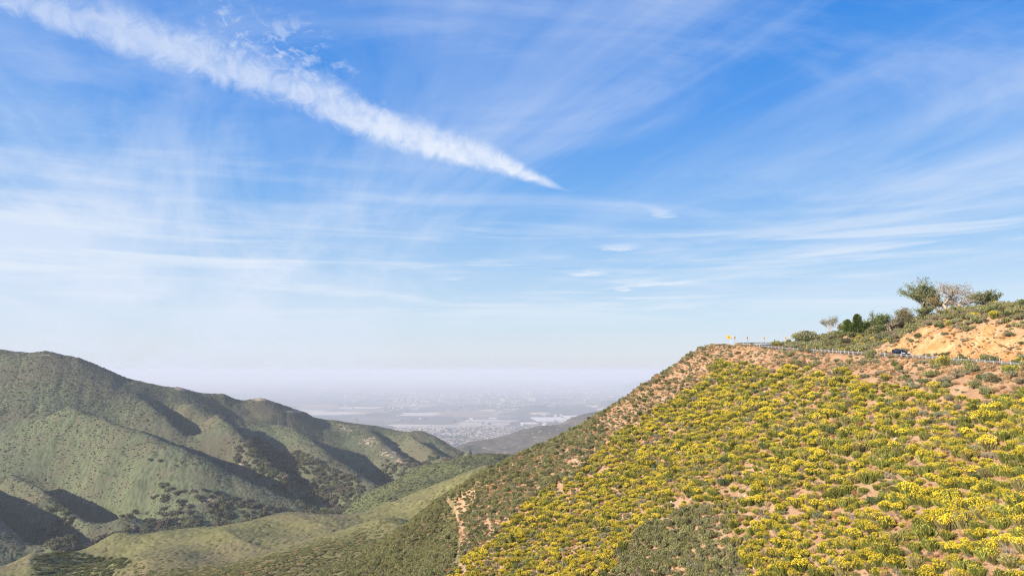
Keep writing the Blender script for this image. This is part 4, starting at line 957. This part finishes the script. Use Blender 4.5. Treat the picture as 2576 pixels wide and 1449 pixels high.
# crumpled white sheet lying on the slope
gx = np.linspace(-1, 1, 12); GX, GY = np.meshgrid(gx, gx); GZ = fbm(GX*2+5, GY*2, 3, 7)*.25+.15
w = gpp(2100, 938, 0); o = link('white_sheet', mesh_np('white_sheet', np.c_[GX.ravel()*.8, GY.ravel()*.6, GZ.ravel()], grid_faces(12, 12), smooth=True, mats=[m_white])); o.location = (w[0], w[1], w[2]+.45); o.rotation_euler = (R(40), R(-30), .3)
o['label'] = 'small white crumpled sheet lying among the broom near the top of the slope'; o['category'] = 'litter'

# pale boulders and outcrops seen on slopes
m_rock, T = new_mat('pale_rock'); g = T.node('ShaderNodeNewGeometry').outputs['Position']; finish(T, T.mix(T.noise(g, .8, 5., .7), (.42, .34, .27), (.62, .55, .47)), .9, bump=(T.noise(g, 2., 5.), .3, .8), spec=.1)
def rock(loc, s, seed, label, sq=.6):
    import bmesh
    bm = bmesh.new(); bmesh.ops.create_icosphere(bm, subdivisions=3, radius=1)
    for v in bm.verts:
        k = fbm(np.array([v.co.x*1.7+seed]), np.array([v.co.y*1.7+v.co.z*2.1]), 3, seed)[0]; v.co *= 1+.45*k
        v.co.z *= sq
    me = bpy.data.meshes.new('boulder'); bm.to_mesh(me); bm.free(); me.materials.append(m_rock)
    o = link('boulder', me); o.location = loc; o.scale = (s, s*.8, s); o.rotation_euler = (0, 0, seed); o['label'] = label; o['category'] = 'rock'; o['group'] = 'pale boulders'
for i, (a, b, Y, s, lb) in enumerate([(838, 1291, 1178, 8, 'largest pale rock outcrop at the creek bend'), (852, 1286, 1190, 6, 'pale outcrop on the right of the creek bend rocks'), (846, 1298, 1165, 5, 'small pale boulder in front of the creek bend outcrop')]):
    w = W(a, b, Y); zz_ = float(H_mt(np.array([w[0]]), np.array([w[1]]))[0]); rock((w[0], w[1], zz_+1), s, i+3, lb)
for i, (a, Y, s, lb) in enumerate([(855, 470, 2.2, 'flat pale rock in the scrub below the creek bend'), (530, 620, 3., 'pale rock slab in the scrub on the left of the lower spur'), (2480, 120, .5, 'pale stone in the dry band near the right edge'), (2400, 118, .4, 'small pale stone left of the dry band edge')]):
    rock(gpos(a, Y, 0), s, i+12, lb, .4)

st_pr = [(o,) for o in bpy.data.objects if o.name.startswith('boulder')][3:6]
xx, yy = on_near(16000, -60, 190, 62, 300); zz = H_near(xx, yy); pp, qq = proj(xx, yy, zz); D, _z = road_dist(xx, yy)
m_ = (pp > -60) & (pp < 2680) & (qq < 1530) & (D > 5.) & ~inpoly(pp, qq, POLY_SCRUB) & ((fbm(xx/7, yy/7, 3, 161) > .1) | ((xx > rail_at(yy)[0]+8) & (RS.rand(len(xx)) < .5)))
xx, yy, zz = xx[m_], yy[m_], zz[m_]; n = len(xx); s = .07+.28*RS.rand(n)**3
stuff('stones', st_pr, np.c_[xx, yy, zz], RS.rand(n, 3)*6.28, np.c_[s, s, s], RS.randint(0, 3, n), label='loose pale stones on the orange soil')
# ================================================================== VALLEY TOWN
m_hw = plain('house_wall', (.40, .35, .30), .8, var=.15, scale=.01); m_hr = plain('house_roof', (.42, .33, .29), .9, var=.4, scale=.01); m_wr = plain('white_roof', (.62, .59, .54), .6, var=.03, scale=.01)
def house_mesh(w, d, h, rf):
    mb = MB(); mb.box((0, 0, h/2), (w, d, h)); k = len(mb.f)
    mb.add([(-w*.54, -d*.56, h), (w*.54, -d*.56, h), (w*.54, d*.56, h), (-w*.54, d*.56, h), (-w*.4, 0, h+rf), (w*.4, 0, h+rf)], [(0, 1, 5, 4), (2, 3, 4, 5), (1, 2, 5), (3, 0, 4), (3, 2, 1, 0)])
    m = mb.mesh('valley_house', m_hw); m.materials.append(m_hr)
    for i, p in enumerate(m.polygons):
        if i >= k: p.material_index = 1
    return m
HM = [house_mesh(22, 14, 6, 4), house_mesh(30, 18, 6, 4), house_mesh(16, 12, 7, 3), house_mesh(44, 20, 8, 2)]
hx = []; 
while len(hx) < 1900:
    p = RS.uniform(1000, 1420); t = RS.rand(); py_ = 1074+44*t**.8; w = W(p, py_, 1000.); Y = 800/(-w[2])*1000; X_ = w[0]*Y/1000
    if vnoise(np.array([X_/300+40]), np.array([Y/500+9]), 3)[0] < .34 and RS.rand() < .85: continue
    hx.append((X_, Y))
far_h = []
for _ in range(1500):
    p = RS.uniform(850, 1650); py_ = RS.uniform(985, 1012) if RS.rand() < .75 else RS.uniform(1012, 1072); w = W(p, py_, 1000.); Y = 800/(-w[2])*1000; X_ = w[0]*Y/1000
    if vnoise(np.array([X_/1300+4]), np.array([Y/2500+9]), 5)[0] < .5 and RS.rand() < .9: continue
    far_h.append((X_, Y))
hx = np.array(hx); hx = hx[np.argsort(hx[:, 1])]; hp = []
vpx, vpy = proj(hx[:, 0], hx[:, 1], np.full(len(hx), -800.)); inview = (vpx > 1105+(1150-vpy)*0) & (vpx < 1330) & (vpy < 1112)
hA = hx[inview][:150]; hB = np.r_[hx[inview][150:], hx[~inview]]
tone = ['pale', 'cream', 'brown roofed', 'long low']
for i, (a, b) in enumerate(hA):
    k = RS.randint(0, 4); o = link('valley_house', HM[k]); o.location = (a, b, -800); o.rotation_euler = (0, 0, RS.rand()*1.57); s = .9+.7*RS.rand(); o.scale = (s, s, s)
    o['category'] = 'house'; o['group'] = 'houses of the town in the valley'; pa = float(proj(a, b, -800.)[0]); o['label'] = f"tiny {tone[k]} house in the valley town, {'left' if pa < 1180 else 'middle' if pa < 1250 else 'right'} part by the canyon mouth"
    hp.append((k, (o,)))
pr = {}
for k, t in hp: pr.setdefault(k, t)
pr = [pr[k] for k in sorted(pr)]; fh = np.array(far_h); allh = np.r_[hB, fh]; n = len(allh); s = np.r_[.8+.8*RS.rand(len(hB)), 1.5+2.5*RS.rand(len(fh))**2]
stuff('valley_town', pr, np.c_[allh, np.full(n, -800.)], np.c_[np.zeros(n), np.zeros(n), RS.rand(n)*6.28], np.c_[s, s, s], RS.randint(0, len(pr), n), label='mass of tiny houses of the towns on the valley floor')
# trees of the town
tx = hx[RS.randint(0, len(hx), 3200)]+RS.normal(size=(3200, 2))*90; t2 = fh[RS.randint(0, len(fh), 900)]+RS.normal(size=(900, 2))*400; tx = np.r_[tx, t2]; n = len(tx); s = np.r_[7+7*RS.rand(3200), 16+20*RS.rand(900)]
stuff('town_trees', oak_pr[:3], np.c_[tx, np.full(n, -800.)], np.zeros((n, 3)), np.c_[s, s, s*1.1], RS.randint(0, 3, n), label='dark trees between the valley houses')
def warehouse(px_, py_, wd, dp, h, rot, label):
    w = W(px_, py_, 1000.); Y = 800/(-w[2])*1000; X_ = w[0]*Y/1000
    r = link('warehouse', None); r.location = (X_, Y, -800); r.rotation_euler = (0, 0, rot); r['label'] = label; r['category'] = 'building'; r['group'] = 'white warehouses'
    mb = MB(); mb.box((0, 0, h/2), (wd, dp, h)); link('wall', mb.mesh('wall', m_hw), r)
    mb = MB(); mb.box((0, 0, h+.6), (wd+2, dp+2, 1.2))
    for k in range(6): mb.box((-wd*.4+wd*.16*k, 0, h+2.2), (wd*.05, dp*.7, 2))
    link('roof', mb.mesh('roof', m_wr), r)
warehouse(1384, 1056, 520, 900, 16, .12, 'largest white warehouse left of the far hill crest')
warehouse(1455, 1051, 480, 800, 16, .1, 'second white warehouse, right of the largest')
warehouse(1500, 1050, 260, 600, 14, .1, 'rightmost white warehouse, partly behind the near slope')
warehouse(1330, 1066, 240, 260, 14, .2, 'small white warehouse in front of the largest')
warehouse(1240, 1053, 120, 160, 12, .2, 'small pale shed standing alone left of the warehouses')
warehouse(1075, 1077, 110, 90, 12, .1, 'small pale building at the left of the valley town')

# ================================================================== SKY, SUN, HAZE
SUN_DIR = Vector((-.82, -.57, .0)).normalized(); EL = R(22.5)
SUN_DIR = Vector((SUN_DIR.x*math.cos(EL), SUN_DIR.y*math.cos(EL), math.sin(EL)))
sd = bpy.data.lights.new('sun', 'SUN'); sd.energy = 5.0; sd.angle = R(.53); sd.color = (1, .885, .70); so = bpy.data.objects.new('sun', sd); COL.objects.link(so)
so.rotation_euler = SUN_DIR.to_track_quat('Z', 'Y').to_euler(); so.location = (0, 0, 300)

world = bpy.data.worlds.new('World'); scene.world = world; world.use_nodes = True; world.node_tree.nodes.clear(); T = NT(world.node_tree)
sky = T.node('ShaderNodeTexSky'); sky.sky_type = 'NISHITA'; sky.sun_disc = False; sky.sun_elevation = EL; sky.sun_rotation = math.atan2(SUN_DIR.x, SUN_DIR.y); sky.altitude = 1200; sky.air_density = 1.; sky.dust_density = .6; sky.ozone_density = 2.
tc = T.node('ShaderNodeTexCoord').outputs['Generated']; sp_ = T.node('ShaderNodeSeparateXYZ', {0: tc}); dx, dy, dz = sp_.outputs
el = T.math('ARCSINE', dz); az = T.math('ARCTAN2', dx, dy)
def ang(px_, py_):
    v = Vector(W(px_, py_, 1.)).normalized(); return math.atan2(v.x, v.y), math.asin(v.z)
def elf(py_): return ang(1500, py_)[1]
# clear-air gradient; factor = elevation / 60 deg
lin = lambda c: tuple(((q/255+.055)/1.055)**2.4 if q > 10 else q/3294. for q in c)
fac = T.math('DIVIDE', el, R(60), clamp=True)
f_ = lambda py_: elf(py_)/R(60)
grad = T.ramp(fac, [(0., lin((214, 218, 231))), (f_(885), lin((219, 227, 238))), (f_(800), lin((206, 228, 245))), (f_(680), lin((168, 208, 246))), (f_(500), lin((120, 181, 246))), (f_(300), lin((84, 158, 242))), (f_(100), lin((52, 143, 236))), (.68, lin((38, 126, 222))), (1., lin((30, 100, 200)))])
skyc = T.mix(1., sky.outputs[0], (.1, .1, .1), 'MULTIPLY')
base = T.mix(.85, skyc, grad)
# cloud sheet coordinates (high thin layer)
iz = T.math('DIVIDE', 1., T.math('MAXIMUM', T.math('ADD', dz, .06), .03)); cxn = T.math('MULTIPLY', dx, iz); cyn = T.math('MULTIPLY', dy, iz)
def rotv(a, sx, sy, off=0.):
    c_, s_ = math.cos(a), math.sin(a)
    u_ = T.math('ADD', T.math('MULTIPLY', cxn, c_*sx), T.math('MULTIPLY', cyn, s_*sx)); v_ = T.math('ADD', T.math('MULTIPLY', cxn, -s_*sy), T.math('MULTIPLY', cyn, c_*sy))
    return T.node('ShaderNodeCombineXYZ', {0: u_, 1: v_, 2: off}).outputs[0]
# streaks: long axis pointing to azimuth about -25 deg
A1 = math.atan2(.92, -.40)
v1 = rotv(A1, .2, .95); n1 = T.noise(v1, 1., 7., .60, 1.1)
v2 = rotv(A1+.12, .5, 2.6, 3.); n2 = T.noise(v2, 1., 8., .62, 1.)
v3 = rotv(.3, .55, .9, 7.); n3 = T.noise(v3, 1., 6., .6, 1.2)
st = T.math('MULTIPLY', T.mr(n1, .40, .72), T.math('MULTIPLY_ADD', n2, .7, .38))
st = T.math('ADD', T.math('MULTIPLY', st, .50), T.math('MULTIPLY', T.mr(n3, .42, .74), .42))
st = T.math('MULTIPLY', st, T.mr(el, R(1.5), R(9)))
# left side: more veil
lv = T.math('MULTIPLY', T.math('MULTIPLY', T.mr(az, .1, -.6), T.mr(T.noise(tc, 3.2, 7., .62, 1.5), .34, .68)), T.math('MULTIPLY_ADD', T.mr(el, R(27), R(8)), .55, .2))
veil = T.math('ADD', st, lv, clamp=True)
veil = T.math('ADD', veil, T.math('MULTIPLY', T.math('MULTIPLY', T.mr(el, R(16), R(6)), T.mr(az, .25, -.6)), T.mr(n1, .3, .65, .12, .5)), clamp=True)
c1 = T.mix(T.math('MULTIPLY', veil, .78), base, lin((222, 232, 250)))
# low horizontal streaks
v4 = T.node('ShaderNodeCombineXYZ', {0: T.math('MULTIPLY', az, 2.2), 1: T.math('MULTIPLY', el, 34.), 2: 1.}).outputs[0]
n4 = T.noise(v4, 1.3, 7., .6, .5); lowm = T.math('MULTIPLY', T.mr(el, R(3.2), R(6.0)), T.mr(el, R(15), R(8)))
c2 = T.mix(T.math('MULTIPLY', T.math('MULTIPLY', T.mr(n4, .46, .68), lowm), .62), c1, lin((232, 240, 250)))
# great bright band of the old contrail
def fcurve(inp, x0, x1, pts_, y0, y1):
    n = T.n.new('ShaderNodeFloatCurve'); T.put(n.inputs['Value'], T.math('DIVIDE', T.math('SUBTRACT', inp, x0), x1-x0, clamp=True)); cv = n.mapping.curves[0]
    p = [((a-x0)/(x1-x0), (b-y0)/(y1-y0)) for a, b in pts_]
    while len(cv.points) < len(p): cv.points.new(.5, .5)
    for q_, (a, b) in zip(cv.points, p): q_.location = (a, b)
    for q_ in cv.points: q_.handle_type = 'AUTO_CLAMPED'
    n.mapping.update(); return T.math('MULTIPLY_ADD', n.outputs[0], y1-y0, y0)
band = [(-120, -55, 50), (0, -22, 52), (150, 24, 60), (300, 76, 64), (450, 122, 66), (600, 168, 68), (750, 214, 68), (850, 262, 64), (950, 310, 56), (1050, 346, 48), (1150, 378, 40), (1250, 406, 34), (1320, 434, 25), (1370, 455, 17), (1415, 474, 6)]
cpt = [ang(a, b) for a, b, c in band]; X0, X1 = cpt[0][0]-.02, cpt[-1][0]+.02
elc = fcurve(az, X0, X1, [(a, b) for a, b in cpt], .1, .75)
wpt = []
for a, b, c in band: wpt.append((ang(a, b)[0], .86*abs(ang(a, b-c)[1]-ang(a, b)[1])))
hw = fcurve(az, X0, X1, wpt, 0., .06)
nb = T.noise(tc, 13., 8., .62, .5); nb2 = T.noise(tc, 42., 8., .66, .7)
vp = T.node('ShaderNodeMapping', {'Vector': tc}); vp.inputs['Rotation'].default_value = (0, .5, 0); vp.inputs['Scale'].default_value = (1., 1., 1.7); npf = T.noise(vp.outputs[0], 46., 5., .62, .5); npb = T.noise(tc, 7., 4., .6, .4)
tt = T.math('DIVIDE', T.math('SUBTRACT', el, elc), T.math('MAXIMUM', hw, .0015))
tn = T.math('ADD', tt, T.math('MULTIPLY', T.math('SUBTRACT', nb, .5), -2.2)); tn = T.math('ADD', tn, T.math('MULTIPLY', T.math('SUBTRACT', nb2, .5), -1.1))
lo_e = T.mr(T.math('ADD', tt, T.math('MULTIPLY', T.math('SUBTRACT', nb2, .5), 1.1)), -1.35, -.4); up_e = T.mr(tn, 1.5, -.1)
msk = T.math('MULTIPLY', T.mr(az, X0, X0+.03), T.mr(T.math('ADD', az, T.math('MULTIPLY', T.math('SUBTRACT', nb2, .5), .09)), X1+.005, X1-.06))
bd = T.math('MULTIPLY', T.math('MULTIPLY', lo_e, up_e), msk)
bd = T.math('MULTIPLY', bd, T.math('MULTIPLY_ADD', T.mr(nb2, .28, .64), .38, .62))
bright = fcurve(az, X0, X1, [(cpt[0][0], .48), (cpt[3][0], .52), (cpt[6][0], .64), (cpt[9][0], .78), (cpt[12][0], .82), (cpt[14][0], .5)], 0., 1.)
bd = T.math('MULTIPLY', bd, bright)
# puffy fringe above the band
fr = T.math('MULTIPLY', T.mr(tn, 3.6, 1.), T.mr(tt, .3, 1.)); fr = T.math('MULTIPLY', T.math('MULTIPLY', fr, T.mr(npb, .42, .58)), T.mr(npf, .46, .66)); fr = T.math('MULTIPLY', fr, T.math('MULTIPLY', msk, T.math('MULTIPLY', T.mr(az, ang(350, 0)[0], ang(560, 0)[0]), T.mr(az, ang(1250, 0)[0], ang(850, 0)[0]))))
bd = T.math('ADD', bd, T.math('MULTIPLY', fr, .42), clamp=True)
c3 = T.mix(bd, c2, lin((240, 245, 254)))
# single small bright clouds
v5 = T.node('ShaderNodeCombineXYZ', {0: T.math('MULTIPLY', az, 9.), 1: T.math('MULTIPLY', el, 70.), 2: 4.}).outputs[0]; n5 = T.noise(v5, 1., 7., .7, .6)
for px_, py_, a_, e_, k_, tl in [(1660, 532, 46, 9, .45, .25), (1545, 622, 70, 8, .7, -.03), (1482, 688, 55, 7, .85, 0), (1640, 717, 140, 8, .85, -.05), (1400, 737, 110, 5, .6, 0), (1365, 752, 70, 5, .6, .05), (1600, 749, 120, 4, .55, 0), (1150, 702, 28, 5, .5, 0), (980, 778, 60, 4, .4, .02), (60, 632, 60, 4, .45, -.05), (1180, 750, 60, 5, .4, 0), (1700, 768, 130, 6, .4, -.07)]:
    a0, e0 = ang(px_, py_); a1 = ang(px_+a_, py_)[0]-a0; e1 = abs(ang(px_, py_-e_)[1]-e0)
    da = T.math('SUBTRACT', az, a0); de = T.math('ADD', T.math('SUBTRACT', el, e0), T.math('MULTIPLY', da, tl)); de = T.math('ADD', de, T.math('MULTIPLY', T.math('SUBTRACT', n5, .5), e1*7.))
    rr_ = T.math('ADD', T.math('POWER', T.math('ABSOLUTE', T.math('DIVIDE', da, a1)), 2.), T.math('POWER', T.math('ABSOLUTE', T.math('DIVIDE', de, e1)), 2.))
    c3 = T.mix(T.math('MULTIPLY', T.math('MULTIPLY', T.mr(rr_, 1.5, -.3), T.mr(n5, .32, .62)), k_*.85), c3, lin((244, 248, 254)))
bg = T.node('ShaderNodeBackground', {'Color': c3, 'Strength': .625}); ow = T.node('ShaderNodeOutputWorld'); T.l.new(bg.outputs[0], ow.inputs[0])

mb = MB(); mb.box((0, 30000, -378), (150000, 120000, 860))     # top at z=+52, bottom below the valley floor
m_hz = bpy.data.materials.new('haze'); m_hz.use_nodes = True; m_hz.node_tree.nodes.clear(); T = NT(m_hz.node_tree)
pv = T.node('ShaderNodeVolumePrincipled', {'Color': (.825, .867, .955, 1), 'Density': .68e-4, 'Anisotropy': .0}); om = T.node('ShaderNodeOutputMaterial'); T.l.new(pv.outputs[0], om.inputs['Volume'])
hz = link('haze', mb.mesh('haze', m_hz), kind='stuff', label='bluish haze filling the valley')

# ------------------------------------------------------------------ render settings
scene.view_settings.view_transform = 'Standard'; scene.view_settings.look = 'None'; scene.view_settings.exposure = .72; scene.view_settings.gamma = 1.
scene.render.engine = 'CYCLES'; cy = scene.cycles; cy.max_bounces = 4; cy.diffuse_bounces = 2; cy.glossy_bounces = 2; cy.transmission_bounces = 3; cy.volume_bounces = 1; cy.transparent_max_bounces = 6
cy.filter_width = 1.15; cy.use_denoising = True; cy.denoising_prefilter = 'NONE'; cy.use_adaptive_sampling = True; cy.adaptive_threshold = .02
try: cy.denoiser = 'OPENIMAGEDENOISE'
except Exception: pass
